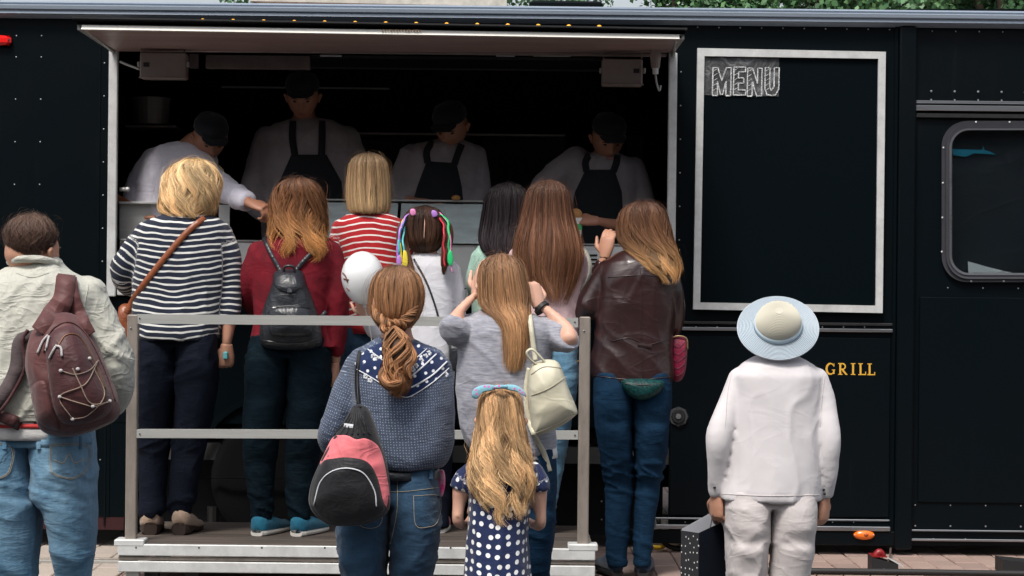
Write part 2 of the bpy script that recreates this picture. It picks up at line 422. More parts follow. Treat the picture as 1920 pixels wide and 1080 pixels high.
# rivets
rv = []
def rivet(px, py, r=.0042, d=TR):
    c = P(px, py, d); a = np.linspace(0, 2 * math.pi, 6, endpoint=False)
    o_ = len(rv); v = [(c[0] + r * math.cos(t), d - .0005, c[2] + r * math.sin(t)) for t in a] + [(c[0] + r * .6 * math.cos(t), d - .0028, c[2] + r * .6 * math.sin(t)) for t in a] + [(c[0], d - .0036, c[2])]
    rv.append((v, [(i, (i + 1) % 6, 6 + (i + 1) % 6, 6 + i) for i in range(6)] + [(6 + i, 6 + (i + 1) % 6, 12) for i in range(6)]))
for x in (31, 47, 67, 75, 120): rivet(x, 31)
for y in (67, 107, 186, 266, 346, 426, 506, 586): rivet(31 - (y - 67) * .013, y); rivet(78 - (y - 67) * .013, y)
for y in range(118, 900, 62): rivet(196 - (y - 118) * .011, y)
for y in range(135, 590, 63): rivet(1277 - (y - 118) * .01, y)
for i in range(10): rivet(1308 + i * 40, 51 + i * .5)
for i in range(7): rivet(1748 + i * 44, 58.5 + i * .45)
for i in range(7):
    rivet(1746 + i * 44, 171 + i * .5, .006); rivet(1746 + i * 44, 187 + i * .5, .005)
for i in range(8): rivet(1711 + i * 66, 539 + i * .6)
for i in range(9): rivet(1305 + i * 39.5, 613)
for i in range(9): rivet(1310 + i * 39.5, 649)
for i in range(10): rivet(1245 + i * 39.5, 979, .0035)
for i in range(6): rivet(1716 + i * 66, 947 + i * .5); rivet(1716 + i * 66, 986 + i * .5, .005)
for i in range(9): rivet(1330 + i * 60, 1010, .003)
for x, y in ((1290, 823), (1320, 939), (1128, 940), (1128, 974)): rivet(x, y)
for i in range(22): rivet(160 + i * 45, 33 + i * .5, .004)
o = tp('rivets', join(rv), metal("rivet_metal", (.5, .52, .55), .3, .8)); o['kind'] = 'stuff'
# opening frame
tp('hatch_frame', PB(204, 88, 221, 556, TR - .002, -.03, .004), WHITEALU)
tp('hatch_frame', PB(1251, 100, 1267, 560, TR - .002, -.03, .004), WHITEALU)
tp('hatch_frame', PB(221.5, 541, 1250, 559, TR - .002, -.028, .004), WHITEALU)
tp('hatch_frame', PB(222, 96, 1250, 102, TR - .002, -.02, .003), metal("hinge_metal", (.3, .26, .25), .4, .7))
# interior counter, cabinets
STEEL = metal("stainless_steel", (.55, .55, .53), .35, .35, .25, 6, sx=(.2, 1, 3)); OFFW = metal("greyish_white_panel", (.72, .73, .72), .5, .05, .15, 5)
FROST = metal("scuffed_glass_panel", (.62, .72, .72), .35, 0, .35, 7, sx=(.6, 1, 2))
xa, xb = P(224, 400, TR)[0], P(1250, 400, TR)[0]
tp('counter_top', box(xa, xb, TR + .025, TR + .42, wz(458), wz(455)), STEEL)
tp('counter_front', PB(446, 459, 1249, 540, TR + .03, .02), OFFW)
tp('counter_front', PB(224, 452, 256, 540, TR + .10, .02), OFFW)
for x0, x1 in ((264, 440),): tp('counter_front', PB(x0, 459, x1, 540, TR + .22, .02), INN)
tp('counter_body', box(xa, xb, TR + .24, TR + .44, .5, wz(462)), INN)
cb = tp('steel_cabinet', PB(222, 381, 305, 452, TR + .14, .25, .006), STEEL); 
tp('cabinet_lid', PB(222, 378, 320, 382, TR + .10, .32, .002), WHITEALU)
tp('shelf_bracket', PB(410, 384, 430, 452, TR + .2, .02), OFFW)
SLP = lambda g_, z0, z1: (g_[0] + np.column_stack([g_[0][:, 0] * 0, (g_[0][:, 2] - z0) / (z1 - z0) * .2, g_[0][:, 0] * 0]), g_[1])
tp('display_panel', SLP(PB(604, 377, 742, 455, TR + .01, .012, .003), wz(455), wz(377)), FROST)
tp('display_panel', SLP(PB(748, 379, 908, 456, TR + .01, .012, .003), wz(455), wz(377)), FROST)
tp('display_shelf', PB(600, 374, 912, 377.5, TR + .205, .3, .002), STEEL)
tp('pass_ledge', PB(1050, 462, 1249, 468, TR + .06, .15, .002), WHITEALU)
VENT = PB(1092, 470, 1124, 528, TR + .02, .008, .003); v_ = tp('vent_grille', VENT, OFFW)
for i in range(6): sub(v_, 'louvre', PB(1097, 477 + i * 8, 1120, 480 + i * 8, TR + .018, -.004), INN)
# inside: shelf, pots, dim panels, hood
tp('shelf', PB(235, 235, 330, 239, TR + .9, .3), STEEL)
DIM, _, _ = principled("dull_grey_panel", (.09, .10, .095), .6); GRN, _, _ = principled("green_wall_tile", (.02, .05, .035), .5)
tp('wall_panel', PB(905, 255, 1060, 360, TR + 1.6, .02), DIM); tp('wall_panel', PB(1175, 255, 1205, 330, TR + 1.4, .02), GRN); tp('wall_panel', PB(650, 260, 760, 380, TR + 1.6, .02), DIM)
HOOD = metal("hood_metal", (.20, .16, .155), .45, .5)
tp('hood_panel', PB(355, 101, 372, 128, TR + .12, .02), HOOD); tp('hood_panel', PB(385, 103, 582, 129, TR + .14, .05, .003), HOOD)
tp('hood_rail', PB(584, 106, 1130, 111, TR + .10, .02), CHROME_DARK); tp('hood_rail', PB(584, 128, 1130, 131, TR + .10, .02), CHROME_DARK); tp('hood_panel', PB(584, 112, 1130, 128, TR + .14, .02), INN)
for i, (x0, x1) in enumerate(((600, 640), (930, 965), (1000, 1070))): tp('lamp_strip', PB(x0, 103, x1, 105.5, TR + .06, .02), WHITEALU)
tp('back_shelf', PB(650, 250, 1060, 254, TR + 1.42, .2), STEEL)
tp('utensil_rack', PB(415, 163, 730, 166, TR + 1.29, .02), STEEL)
pot = tag(obj('cooking_pot', tube([P(283, 234, TR + 1.05), P(283, 186, TR + 1.05)], [.095, .1], 24), STEEL, smooth=False), "steel cooking pot on the dark shelf inside the hatch", "pot")
obj('rim', tube([P(283, 187, TR + 1.05), P(283, 184, TR + 1.05)], [.106, .106], 24), STEEL, pot, base=np.zeros(3))
# little latches inside the frame
for x, y in ((232, 355), (1240, 437)):
    o = tp('latch', tube([P(x - 8, y, TR + .03), P(x + 7, y, TR + .03)], [.010, .010], 8), STEEL, smooth=True); sub(o, 'knob', ellipsoid(P(x + (7 if x < 500 else -9), y, TR + .03), (.012, .012, .012), 10, 7), WHITEALU, True)

# awning
DF = 8.9
aw_top = metal("awning_black_skin", (.012, .014, .017), .3, .3); UNDER = metal("awning_underside", (.42, .30, .27), .42, .2, .2, 4, sx=(.1, 3, 1), bmp=.08)
fl, fr = P(148, 44, DF), P(1280, 62, DF); hl, hr = P(218, 96, TR - .02), P(1255, 99, TR - .02)
fl = np.array((fl[0], DF, fl[2])); 
def slab(a, b, c_, d_, t):   # quad a b c d, thickness t upwards
    up = np.array((0, 0, t)); v = np.array([a, b, c_, d_, a + up, b + up, c_ + up, d_ + up]); return v, [(3, 2, 1, 0), (4, 5, 6, 7), (0, 1, 5, 4), (1, 2, 6, 5), (2, 3, 7, 6), (3, 0, 4, 7)]
fl2, fr2 = P(150, 54, DF), P(1278, 72, DF)
AW = tp('awning', slab(fl2, fr2, hr, hl, .012), UNDER)
sub(AW, 'top_skin', slab(fl2 + (-.01, -.02, .016), fr2 + (.012, -.02, .016), hr + (0, 0, .02), hl + (0, 0, .02), .012), aw_top)
def beam(a, b, h, t, z=0): # horizontal-ish beam from a to b
    v = []
    for q in (a, b): v += [(q[0], q[1] - t, q[2] + z), (q[0], q[1], q[2] + z), (q[0], q[1], q[2] + z + h), (q[0], q[1] - t, q[2] + z + h)]
    return np.array(v), [(0, 1, 2, 3), (7, 6, 5, 4), (0, 4, 5, 1), (1, 5, 6, 2), (2, 6, 7, 3), (3, 7, 4, 0)]
EDGE, _, _ = principled('cream_edge_trim', (.82, .80, .74), .4)
fe = []
for q_ in (fl2 + (.012, 0, -.006), fr2 + (-.012, 0, -.006)): fe += [(q_[0], q_[1] - .035, q_[2]), (q_[0], q_[1], q_[2]), (q_[0], q_[1], q_[2] + .03), (q_[0], q_[1] - .010, q_[2] + .03)]
sub(AW, 'front_edge', (np.array(fe), [(0, 1, 2, 3), (7, 6, 5, 4), (0, 4, 5, 1), (1, 5, 6, 2), (2, 6, 7, 3), (3, 7, 4, 0)]), EDGE)
sub(AW, 'front_lip', beam(P(137, 37, DF), P(1287, 58, DF), .007, .05), CHROME_DARK)
sub(AW, 'front_lip', beam(P(145, 46, DF) , P(1284, 65, DF), .018, .02), aw_top)
sub(AW, 'end_edge', slab(fl2 + (-.012, 0, -.004), fl2 + (.012, 0, -.004), hl + (.0, 0, -.006), hl + (-.02, 0, -.006), .03), ALU)
sub(AW, 'end_edge', slab(fr2 + (-.012, 0, -.004), fr2 + (.012, 0, -.004), hr + (.02, 0, -.006), hr + (-.0, 0, -.006), .03), ALU)
# worn lettering strip on the edge
SM, _, _ = principled("faded_brown_print", (.16, .10, .05), .7)
gl = []
for i in range(14):
    x = 716 + i * 5.4; hgt = random.choice((3.2, 4.2, 5)); gl.append(PB(x, 58 - hgt / 2 - .6, x + random.uniform(2, 3.8), 58 + hgt / 2 - .6, DF - .0365, -.001))
sub(AW, 'faded_print', join(gl), SM)
# bulbs along the lip
AMB, nt_, b_ = principled("amber_bulb", (.9, .42, .02), .3); b_.inputs['Emission Color'].default_value = (1, .45, .03, 1); b_.inputs['Emission Strength'].default_value = .25
bulb0 = None
for i in range(14):
    px, py = 380 + i * 57.2, 40.5 + i * .93
    c = P(px, py, DF + .02)
    if bulb0 is None:
        bulb0 = sub(AW, 'bulb', ellipsoid((0, 0, 0), (.013, .013, .014), 12, 8), AMB, True); bo = bulb0.location.copy(); o = bulb0
    else:
        o = bulb0.copy(); COL.objects.link(o); o.parent = AW
    o.location = Vector(c) + Vector(bo)
# gas struts and support arms
for a_, b2 in ((P(160, 56, DF + .05), P(213, 97, TR - .03)), (P(1268, 74, DF + .05), P(1262, 104, TR - .03))):
    tp('gas_strut', tube([a_, a_ * .45 + b2 * .55, b2], [.006, .006, .011], 8), STEEL, smooth=True)
# lamp boxes under the awning
LB = metal("lamp_housing", (.27, .23, .215), .5, .2, .15, 6)
for x0, y0, x1, y1, s_ in ((262, 98, 348, 147, 0), (1129, 110, 1205, 160, 1)):
    b0 = tp('floodlight', PB(x0, y0, x1, y1, TR - .16, .09, .006), LB)
    sub(b0, 'rim', PB(x0 - 1.5, y1 - 3, x1 + 1.5, y1, TR - .165, -.006, .002), ALU2)
    sx_ = x0 + 7 if not s_ else x1 - 17
    sub(b0, 'sensor_window', PB(sx_, y0 + 19, sx_ + 11, y0 + 27, TR - .16, -.003), BLK)
    for xx in (x0 - 5, x1 + 1): sub(b0, 'bracket_lug', PB(xx, y0 + 17, xx + 5, y0 + 27, TR - .15, .03, .003), ALU)
    for xx in (x0 + 3, x1 - 2): sub(b0, 'hanger', tube([P(xx, y0, TR - .14), P(xx, y0 - 11, TR - .13)], [.004, .004], 6), ALU2)
tp('cable', tube([P(226, 116, TR - .03), P(240, 122, TR - .08), P(262, 130, TR - .12)], [.006] * 3, 8, 14), ALU, smooth=True)
pl = tp('plug_connector', tube([P(1229, 78, TR - .2), P(1229, 104, TR - .2), P(1229, 128, TR - .2)], [.022, .027, .020], 12), LB, smooth=False)
sub(pl, 'collar', tube([P(1229, 127, TR - .2), P(1229, 139, TR - .2)], [.015, .014], 10), OFFW); sub(pl, 'hook', tube([P(1229, 138, TR - .2), P(1231, 155, TR - .2), P(1236, 170, TR - .2), P(1239, 160, TR - .2)], [.005] * 4, 8, 16), ALU, True)
# window with rounded frame
def rrect(x0, y0, x1, y1, r, d, n=8):
    pts = []
    for cx, cy, a0 in ((x1 - r, y0 + r, -90), (x1 - r, y1 - r, 0), (x0 + r, y1 - r, 90), (x0 + r, y0 + r, 180)):
        for k in range(n + 1):
            a = rad(a0 + 90 * k / n); pts.append(P(cx + r * math.cos(a), cy + r * math.sin(a), d))
    return np.array(pts)
def rring(o_, i_, r0, r1, d, t):
    A, B = rrect(*o_, r0, d), rrect(*i_, r1, d); n = len(A); dy = np.array((0, t, 0))
    v = np.vstack([A, B, B - dy * .7, A - dy]); 
    v = np.vstack([A, A - dy, B - dy * .8, B]); f = []
    for i in range(n):
        j = (i + 1) % n
        for k in range(3): f.append((k * n + i, k * n + j, (k + 1) * n + j, (k + 1) * n + i))
    return v, f
v_, f_ = rring((1698, 18, 2460, 1022), (1784, 244, 2131, 512), 1, 33, TR + .03, .024); tp('side_panel', (v_, f_), PAINT2)
WF = metal("grey_window_rubber", (.045, .045, .055), .5, .1)
wn = tp('window', rring((1765, 227, 2150, 529), (1772, 233, 2143, 523), 48, 43, TR, .012), WF, smooth=False)
sub(wn, 'frame', rring((1772, 233, 2143, 523), (1784, 244, 2131, 512), 43, 33, TR, .024), WF)
sub(wn, 'inner_bead', rring((1780, 241, 2134, 516), (1784, 244, 2131, 512), 36, 33, TR - .024, .003), CHROME)
GLS, nt_, b_ = principled("tinted_glass", (.75, .82, .85), .08, 0, .35); b_.inputs['Transmission Weight'].default_value = 1; b_.inputs['IOR'].default_value = 1.3
q = rrect(1782, 242, 2133, 514, 34, TR - .006); n_ = len(q)
g_ = np.vstack([q, q + (0, .004, 0)]); sub(wn, 'pane', (g_, [tuple(range(n_)), tuple(range(2 * n_ - 1, n_ - 1, -1))] + [(i, n_ + i, n_ + (i + 1) % n_, (i + 1) % n_) for i in range(n_)]), GLS)
for x, y in ((1829, 229), (1892, 229), (1768, 277), (1767, 343), (1766, 408), (1765, 472), (1820, 527), (1881, 527)): sub(wn, 'screw', ellipsoid(P(x + 1, y, TR - .013), (.005, .003, .005), 8, 5), WHITEALU)
CURT = cloth("dark_window_cloth", (.012, .02, .026), (.022, .028, .034), scale=3, foldscale=3, fold=1)
gx, gz = np.meshgrid(np.linspace(P(1775, 380, TR)[0], P(2140, 380, TR)[0], 40), np.linspace(wz(215), wz(535), 30)); 
gy = TR + .05 + .012 * vnoise(np.column_stack([gx.ravel() * 6, gz.ravel() * 5, gx.ravel() * 0]))
tp('window_curtain', (np.column_stack([gx.ravel(), gy, gz.ravel()]), [(r * 40 + c, r * 40 + c + 1, (r + 1) * 40 + c + 1, (r + 1) * 40 + c) for r in range(29) for c in range(39)]), CURT, smooth=True)
CYAN, _, _ = principled("cyan_tape", (.0, .22, .32), .6); PAPER, _, _ = principled("white_paper", (.75, .75, .73), .7)
def poly(pts, d, t, inner=0):
    a = np.array([P(x, y, d) for x, y in pts]); n = len(a); v = np.vstack([a, a + (0, t, 0)])
    return v, [tuple(range(n))[::-1], tuple(range(n, 2 * n))] + [(i, (i + 1) % n, n + (i + 1) % n, n + i) for i in range(n)]
tp('cyan_sticker', poly([(1784, 279), (1842, 281), (1844, 273), (1846, 281), (1856, 284), (1868, 290), (1840, 288), (1826, 287), (1812, 294), (1788, 291)], TR + .03, .003), CYAN)
tp('paper_sheet', poly([(1815, 490), (1850, 500), (1920, 517), (1816, 517)], TR + .03, .003), PAPER)
# round vent cap and marker lamps
vc = tp('fuel_cap', tube([P(1272, 781, TR), P(1272, 781, TR - .02)], [.05, .046], 8), metal("cap_plastic", (.05, .05, .055), .5, .1))
sub(vc, 'disc', tube([P(1272, 781, TR - .02), P(1272, 781, TR - .03)], [.034, .030], 20), CHROME_DARK); sub(vc, 'lock', tube([P(1272, 781, TR - .03), P(1272, 781, TR - .038)], [.014, .012], 14), metal("lock_metal", (.25, .25, .26), .4, .6))
ORG, _, b_ = principled("orange_lens", (.85, .17, .01), .2); b_.inputs['Coat Weight'].default_value = .5
REDL, _, _ = principled("red_lens", (.75, .01, .01), .25)
ol = tp('side_lamp', ellipsoid(P(1620, 1003, TR - .014), (.052, .022, .024), 24, 14), ORG, smooth=True); sub(ol, 'bulb', ellipsoid(P(1624, 1003, TR - .034), (.012, .006, .008), 10, 8), metal("lens_core", (.35, .07, .02), .4, 0), True)
for x in (1603, 1638): sub(ol, 'screw', ellipsoid(P(x, 1003, TR - .028), (.003, .004, .003), 8, 5), WHITEALU)
rl = tp('marker_lamp', PB(-30, 67, 23, 86, TR, -.035, .014), REDL); sub(rl, 'screw', ellipsoid(P(16, 75, TR - .036), (.005, .003, .005), 8, 5), MAROON)
# GRILL lettering (raised gold letters)
GOLD, _, _ = principled("gold_paint", (.72, .40, .05), .45)
def stroke(pts, wd, d, t=.002):
    """flat band along points in wall pixels"""
    pts = np.array(pts, float); T = np.gradient(pts, axis=0); T /= np.linalg.norm(T, axis=1)[:, None] + 1e-9
    Nn = np.column_stack([-T[:, 1], T[:, 0]]); wd = np.broadcast_to(wd, (len(pts),))
    L = pts + Nn * wd[:, None] / 2; R_ = pts - Nn * wd[:, None] / 2; n = len(pts)
    v = np.array([P(*p, d - t) for p in L] + [P(*p, d - t) for p in R_] + [P(*p, d) for p in L] + [P(*p, d) for p in R_])
    f = []
    for i in range(n - 1):
        f += [(i, i + 1, n + i + 1, n + i), (2 * n + i, i + 2 * n + 1, i + 1, i), (n + i, n + i + 1, 3 * n + i + 1, 3 * n + i)]
    f += [(0, n, 3 * n, 2 * n), (n - 1, 3 * n - 1, 4 * n - 1, 2 * n - 1)]
    return v, f
def arc(cx, cy, rx, ry, a0, a1, n=14): return [(cx + rx * math.cos(rad(a)), cy + ry * math.sin(rad(a))) for a in np.linspace(a0, a1, n)]
def gletter(ch, x, y):    # cap height 22, baseline y
    h = 22; S = []
    def stem(cx, serif=4.2): S.append(stroke([(cx, y - h), (cx, y)], 3.6, TR - .0065)); [S.append(stroke([(cx - serif, yy), (cx + serif, yy)], 1.6, TR - .0067)) for yy in (y - h + .8, y - .8)]
    if ch == 'G':
        a = arc(x + 9, y - h / 2, 7.2, 10, -40, -330 + 10, 20); S.append(stroke(a, [1.5 + 2.4 * abs(math.sin(i / 19 * math.pi)) for i in range(20)], TR - .0065))
        S.append(stroke([(x + 15.3, y - 9), (x + 15.3, y - 1.5)], 3.0, TR - .0067)); S.append(stroke([(x + 11.5, y - 9), (x + 18, y - 9)], 1.5, TR - .0069)); S.append(stroke([(x + 15.6, y - h + 1), (x + 15.6, y - h + 7)], 1.4, TR - .0067))
    if ch == 'R':
        stem(x + 4.5); S.append(stroke([(x + 5, y - h + 1)] + arc(x + 8, y - h + 6.3, 6, 5.4, -90, 90, 10) + [(x + 5, y - h + 11.7)], 2.4, TR - .0069)); S.append(stroke([(x + 8.5, y - 10), (x + 15.5, y - 1)], 3.2, TR - .0071)); S.append(stroke([(x + 14, y - .8), (x + 18, y - .8)], 1.5, TR - .0067))
    if ch == 'I': stem(x + 4.5)
    if ch == 'L':
        stem(x + 4.5); S.append(stroke([(x + 4, y - 1), (x + 14, y - 1)], 2, TR - .0069)); S.append(stroke([(x + 14, y), (x + 14, y - 6)], 1.6, TR - .0071))
    if ch == 'Y':
        S.append(stroke([(x + 9, y - 10), (x + 9, y)], 3.4, TR - .0065)); S.append(stroke([(x + 2, y - h), (x + 9, y - 9)], 3.2, TR - .0067)); S.append(stroke([(x + 16, y - h), (x + 9, y - 9)], 1.8, TR - .0069)); S.append(stroke([(x + 5, y - .8), (x + 13, y - .8)], 1.6, TR - .0071)); S.append(stroke([(x + 12, y - h + .6), (x + 19, y - h + .6)], 1.6, TR - .0071))
    return join(S)
for ch, x, y in (('G', 1548, 702.5), ('R', 1571, 702.8), ('I', 1595, 703), ('L', 1609, 703.2), ('L', 1626, 703.5)): 
    tp('letter', gletter(ch, x, y), GOLD)['label'] = "gold serif letter " + ch
GOLD2 = GOLD
yv, yf = gletter('Y', 1068, 698); yv[:, 1] += .006; tp('letter', (yv, yf), GOLD)['label'] = "gold serif letter Y seen behind the railing"
# under the trailer: wheel, jack, chassis
xw = P(520, 900, TR)[0]
ang = np.linspace(0, 2 * math.pi, 48, endpoint=False)
def wheel(cx, cz, y0, r=.33):
    pr = [(.17, 0), (.24, -.0), (.29, -.012), (.325, .0), (.335, .03), (.335, .15), (.325, .18), (.2, .19)]
    R = [[(cx + a * r / .335 * math.cos(t), y0 + b, cz + a * r / .335 * math.sin(t)) for t in ang] for a, b in pr]
    return rings_to_mesh(np.array(R))
TYRE, _, _ = principled('tyre_rubber', (.006, .006, .007), .95, 0, .1)
wl = tp('wheel', wheel(xw, .335, TR + .03), TYRE, smooth=True)
sub(wl, 'rim', rings_to_mesh(np.array([[(xw + a * math.cos(t), TR - .09 + b, .335 + a * math.sin(t)) for t in ang] for a, b in ((.175, .14), (.165, .15), (.1, .19), (.06, .15), (.03, .14))])), CHROME_DARK, True)
tp('wheel_arch', rings_to_mesh(np.array([[(xw + a * math.cos(t), TR + b, .335 + a * math.sin(t)) for t in np.linspace(0, math.pi, 30)] for a, b in ((.42, -.002), (.42, -.02), (.39, -.02), (.39, -.002))]), cap=False), PAINT2)
tp('chassis_beam', box(xo0, xo1 + .1, TR + .35, TR + .43, .28, .42), INN); tp('chassis_beam', box(xo0, xo1 + .1, TR + 1.7, TR + 1.78, .28, .42), BLK)
tp('lower_skirt', box(P(190, 900, TR)[0], P(1250, 900, TR)[0], TR + .24, TR + .26, .05, wz(795)), INN); tp('side_panel', box(xo0 - .002, P(252, 880, TR)[0], TR + .002, TR + WT, P(100, 968, TR)[2], wz(800) - .002), PAINT)
for x in (400, 455): 
    j = tp('support_leg', tube([P(x, 950, TR + .15), (P(x, 950, TR + .15)[0], TR + .15, .02)], [.03, .026], 10), BLK); sub(j, 'foot', box(P(x, 950, TR)[0] - .06, P(x, 950, TR)[0] + .06, TR + .08, TR + .22, -.001, .02, .004), ALU2)

# ------------------------------------------------------------------ menu board
MB = thing('menu_board', "tall empty black menu board in a white aluminium frame on the trailer wall", 'menu board', P(1480, 585, TR - .03))
def quadbar(a, b, w1, d, t, mat, parent, name):   # mitred bar: a,b outer corner px ; w1: inner corners
    pts = [a, b, w1[1], w1[0]]
    return obj(name, poly(pts, d, t), mat, parent)
O_ = [(1308, 90), (1661, 97), (1655, 587), (1300, 580)]; I_ = [(1321, 105), (1647, 110), (1642, 573), (1313, 567)]
for i in range(4): quadbar(O_[i], O_[(i + 1) % 4], (I_[i], I_[(i + 1) % 4]), TR - .035, .03, WHITEALU, MB, 'frame')
BRD, _, _ = principled("blackboard", (.0004, .0030, .0045), .6, 0, .06)
obj('board', poly([(1318, 103), (1650, 108), (1645, 576), (1310, 570)], TR - .018, .012), BRD, MB)
PST, nt_, b_ = principled("dark_poster_film", (.03, .03, .032), .45, 0, .4)
nn = noise(nt_, 14, 5, .7, dist=1.5); nt_.links.new(ramp(nt_, nn, [(.35, (.02, .022, .024)), (.55, (.07, .073, .077)), (.75, (.26, .27, .28))]), b_.inputs[0]); bump(nt_, b_, noise(nt_, 9, 3, dist=1), .6, .02)
obj('poster', poly([(1322, 106), (1461, 108), (1460, 181), (1320, 178)], TR - .021, .002), PST, MB)
CHALK, nt_, b_ = principled("chalk", (.75, .76, .76), .9); nt_.links.new(ramp(nt_, noise(nt_, 160, 2), [(.4, (.25, .26, .27)), (.6, (.8, .81, .81))]), b_.inputs[0])
LET = {'M': [(0, 0), (9, 0), (17, 24), (25, 0), (34, 0), (34, 52), (25, 52), (25, 26), (19, 50), (15, 50), (9, 26), (9, 52), (0, 52)],
       'E': [(0, 0), (22, 0), (22, 9), (9, 9), (9, 20), (19, 20), (19, 30), (9, 30), (9, 43), (23, 43), (23, 52), (0, 52)],
       'N': [(0, 0), (9, 0), (19, 28), (19, 0), (27, 0), (27, 52), (18, 52), (9, 26), (9, 52), (0, 52)],
       'U': [(0, 0), (9, 0), (9, 36), (12, 43), (17, 36), (17, 0), (26, 0), (26, 40), (20, 51), (12, 52), (4, 50), (0, 40)]}
for ch, x, y, tl in (('M', 1337, 127, 0), ('E', 1376, 126, 0), ('N', 1402, 128, 0), ('U', 1435, 127, 0)):
    pts = [(x + a + (b * -.02), y + b) for a, b in LET[ch]]; g = []
    for k in range(len(pts)):
        a, b = pts[k], pts[(k + 1) % len(pts)]; g.append(stroke([a, b], 2.2, TR - .0215 - .0001 * k, .001))
        a2 = (a[0] + random.uniform(-1.2, 1.2), a[1] + random.uniform(-1.2, 1.2)); b2 = (b[0] + random.uniform(-1.2, 1.2), b[1] + random.uniform(-1.2, 1.2)); g.append(stroke([a2, b2], 1.0, TR - .0236 - .0001 * k, .001))
    for k in range(5):
        yy = y + 6 + k * 9; g.append(stroke([(x + 1, yy), (x + 7.5, yy - 4)], .9, TR - .0216, .001))
    obj('letter', join(g), CHALK, MB)['label'] = "chalk outlined letter " + ch

# ------------------------------------------------------------------ platform with railing
DK = 0.175; PF = 8.52; PBk = 9.3
PLx0, PLx1 = P(222, 1020, PF)[0], P(1116, 1020, PF)[0]
PL = thing('railed_platform', "low aluminium platform with a two bar railing in front of the serving hatch", 'platform', ((PLx0 + PLx1) / 2, PF + .3, -.15))
PLANK, nt_, b_ = principled("worn_deck_board", (.08, .06, .05), .8); nn = noise(nt_, 8, 6, .7, sx=(.2, 3, 1)); nt_.links.new(ramp(nt_, nn, [(.3, (.03, .024, .02)), (.7, (.115, .09, .075))]), b_.inputs[0]); bump(nt_, b_, nn, .3)
for k in range(5):
    a = PF + .01 + k * .157; obj('plank', box(PLx0 + .02, PLx1 - .02, a, a + .153, DK - .02, DK, .002), PLANK, PL)
za = P(700, 1020, PF)[2]
for z0, z1, dy, mt in ((.055, .10, -.012, ALU2), (.104, .120, -.004, ALU2), (.124, .172, -.014, ALU2)):
    obj('edge_beam', box(PLx0, PLx1, PF + dy, PF + .008, z0, z1, .003), WHITEALU if dy < -.01 else ALU2, PL)
for x_ in (PLx0, PLx1 - .03): obj('end_beam', box(x_, x_ + .03, PF + .01, PBk, .06, .154, .003), ALU2, PL)
for px in (247, 1095):
    xc = P(px, 1060, PF)[0]; obj('leg', box(xc - .028, xc + .028, PF + .01, PF + .066, -.15, .055, .003), ALU, PL)
    obj('leg', box(xc - .028, xc + .028, PBk - .07, PBk - .014, -.0, .055, .003), ALU, PL)
for px in (298, 372, 700): 
    xc = P(px, 1060, PF + .3)[0]; obj('brace', box(xc - .03, xc + .03, PF + .11, PF + .16, -.15, .05, .003), CHROME_DARK, PL)
for px in (235, 1085):
    xa_, xb_ = P(px, 800, PF)[0], P(px + 20.5, 800, PF)[0]
    obj('post', box(xa_, xb_, PF + .012, PF + .055, DK - .002, P(px, 590 if px < 500 else 594, PF)[2], .004), ALU2, PL)
    fp = obj('post_base', box(xa_ - .04, xb_ + .04, PF - .016, PF + .08, DK - .012, DK + .016, .004), WHITEALU, PL)
    for py in (620, 660) if px < 500 else (625,):
        obj('bolt', ellipsoid(P(px + 10, py - 5, PF + .010), (.004, .004, .004), 8, 5), CHROME, PL)
def rail(y0, y1, hgt, name='rail'):
    a, b = P(256.5, y0, PF + .02), P(1084, y1, PF + .02); v = []
    for q_ in (a, b): v += [(q_[0], PF + .014, q_[2] - hgt), (q_[0], PF + .05, q_[2] - hgt), (q_[0], PF + .05, q_[2]), (q_[0], PF + .014, q_[2])]
    obj(name, (np.array(v), [(0, 1, 2, 3), (7, 6, 5, 4), (0, 4, 5, 1), (1, 5, 6, 2), (2, 6, 7, 3), (3, 7, 4, 0)]), ALU, PL)
rail(589, 596, .040); rail(805, 808, .036)
for bx, by in ((262, 597), (262, 814), (1078, 604), (1078, 816)): obj('bolt', ellipsoid(P(bx, by, PF + .012), (.0035, .003, .0035), 8, 5), CHROME_DARK, PL)
for i in range(7): obj('bolt', ellipsoid(P(250 + i * 118 + 5, 1027, PF - .014), (.004, .003, .004), 8, 5), CHROME_DARK, PL)

# ------------------------------------------------------------------ things on the ground
def ground_at(px, py, z=0.0):
    u, v = px - 960, py - 540; vv = -u * _s + v * _c; d = F * (CH - z) / vv; return P(px, py, d)
REDP, _, _ = principled("red_plastic", (.22, .008, .01), .4); YEL, _, _ = principled("yellow_hose", (.75, .48, .02), .45)
g = ground_at(1662, 1071)
sb = thing('socket_block', "black power socket block with a red cap on the pavers by the trailer corner", 'power socket', g)
x, y = g[0], g[1]
def wedge(x0, x1, y0, y1, z0, za_, zb_): return (np.array([(x0, y0, z0), (x1, y0, z0), (x1, y1, z0), (x0, y1, z0), (x0, y0, za_), (x1, y0, zb_), (x1, y1, zb_), (x0, y1, za_)], float), [(3, 2, 1, 0), (4, 5, 6, 7), (0, 1, 5, 4), (1, 2, 6, 5), (2, 3, 7, 6), (3, 0, 4, 7)])
obj('block', wedge(x - .07, x + .05, y - .02, y + .09, 0, .065, .035), BLK, sb); obj('cap', tube([(x - .055, y + .01, .062), (x - .03, y + .01, .085), (x - .01, y + .01, .066)], [.016, .018, .012], 10, 8), REDP, sb, smooth=True); obj('lid', wedge(x - .068, x - .0, y - .022, y + .08, .0655, .073, .069), REDP, sb)
obj('strip', slab(np.array((x + .0, y - .022, .062)), np.array((x + .075, y - .022, .02)), np.array((x + .075, y + .05, .02)), np.array((x, y + .05, .062)), .006), WHITEALU, sb)
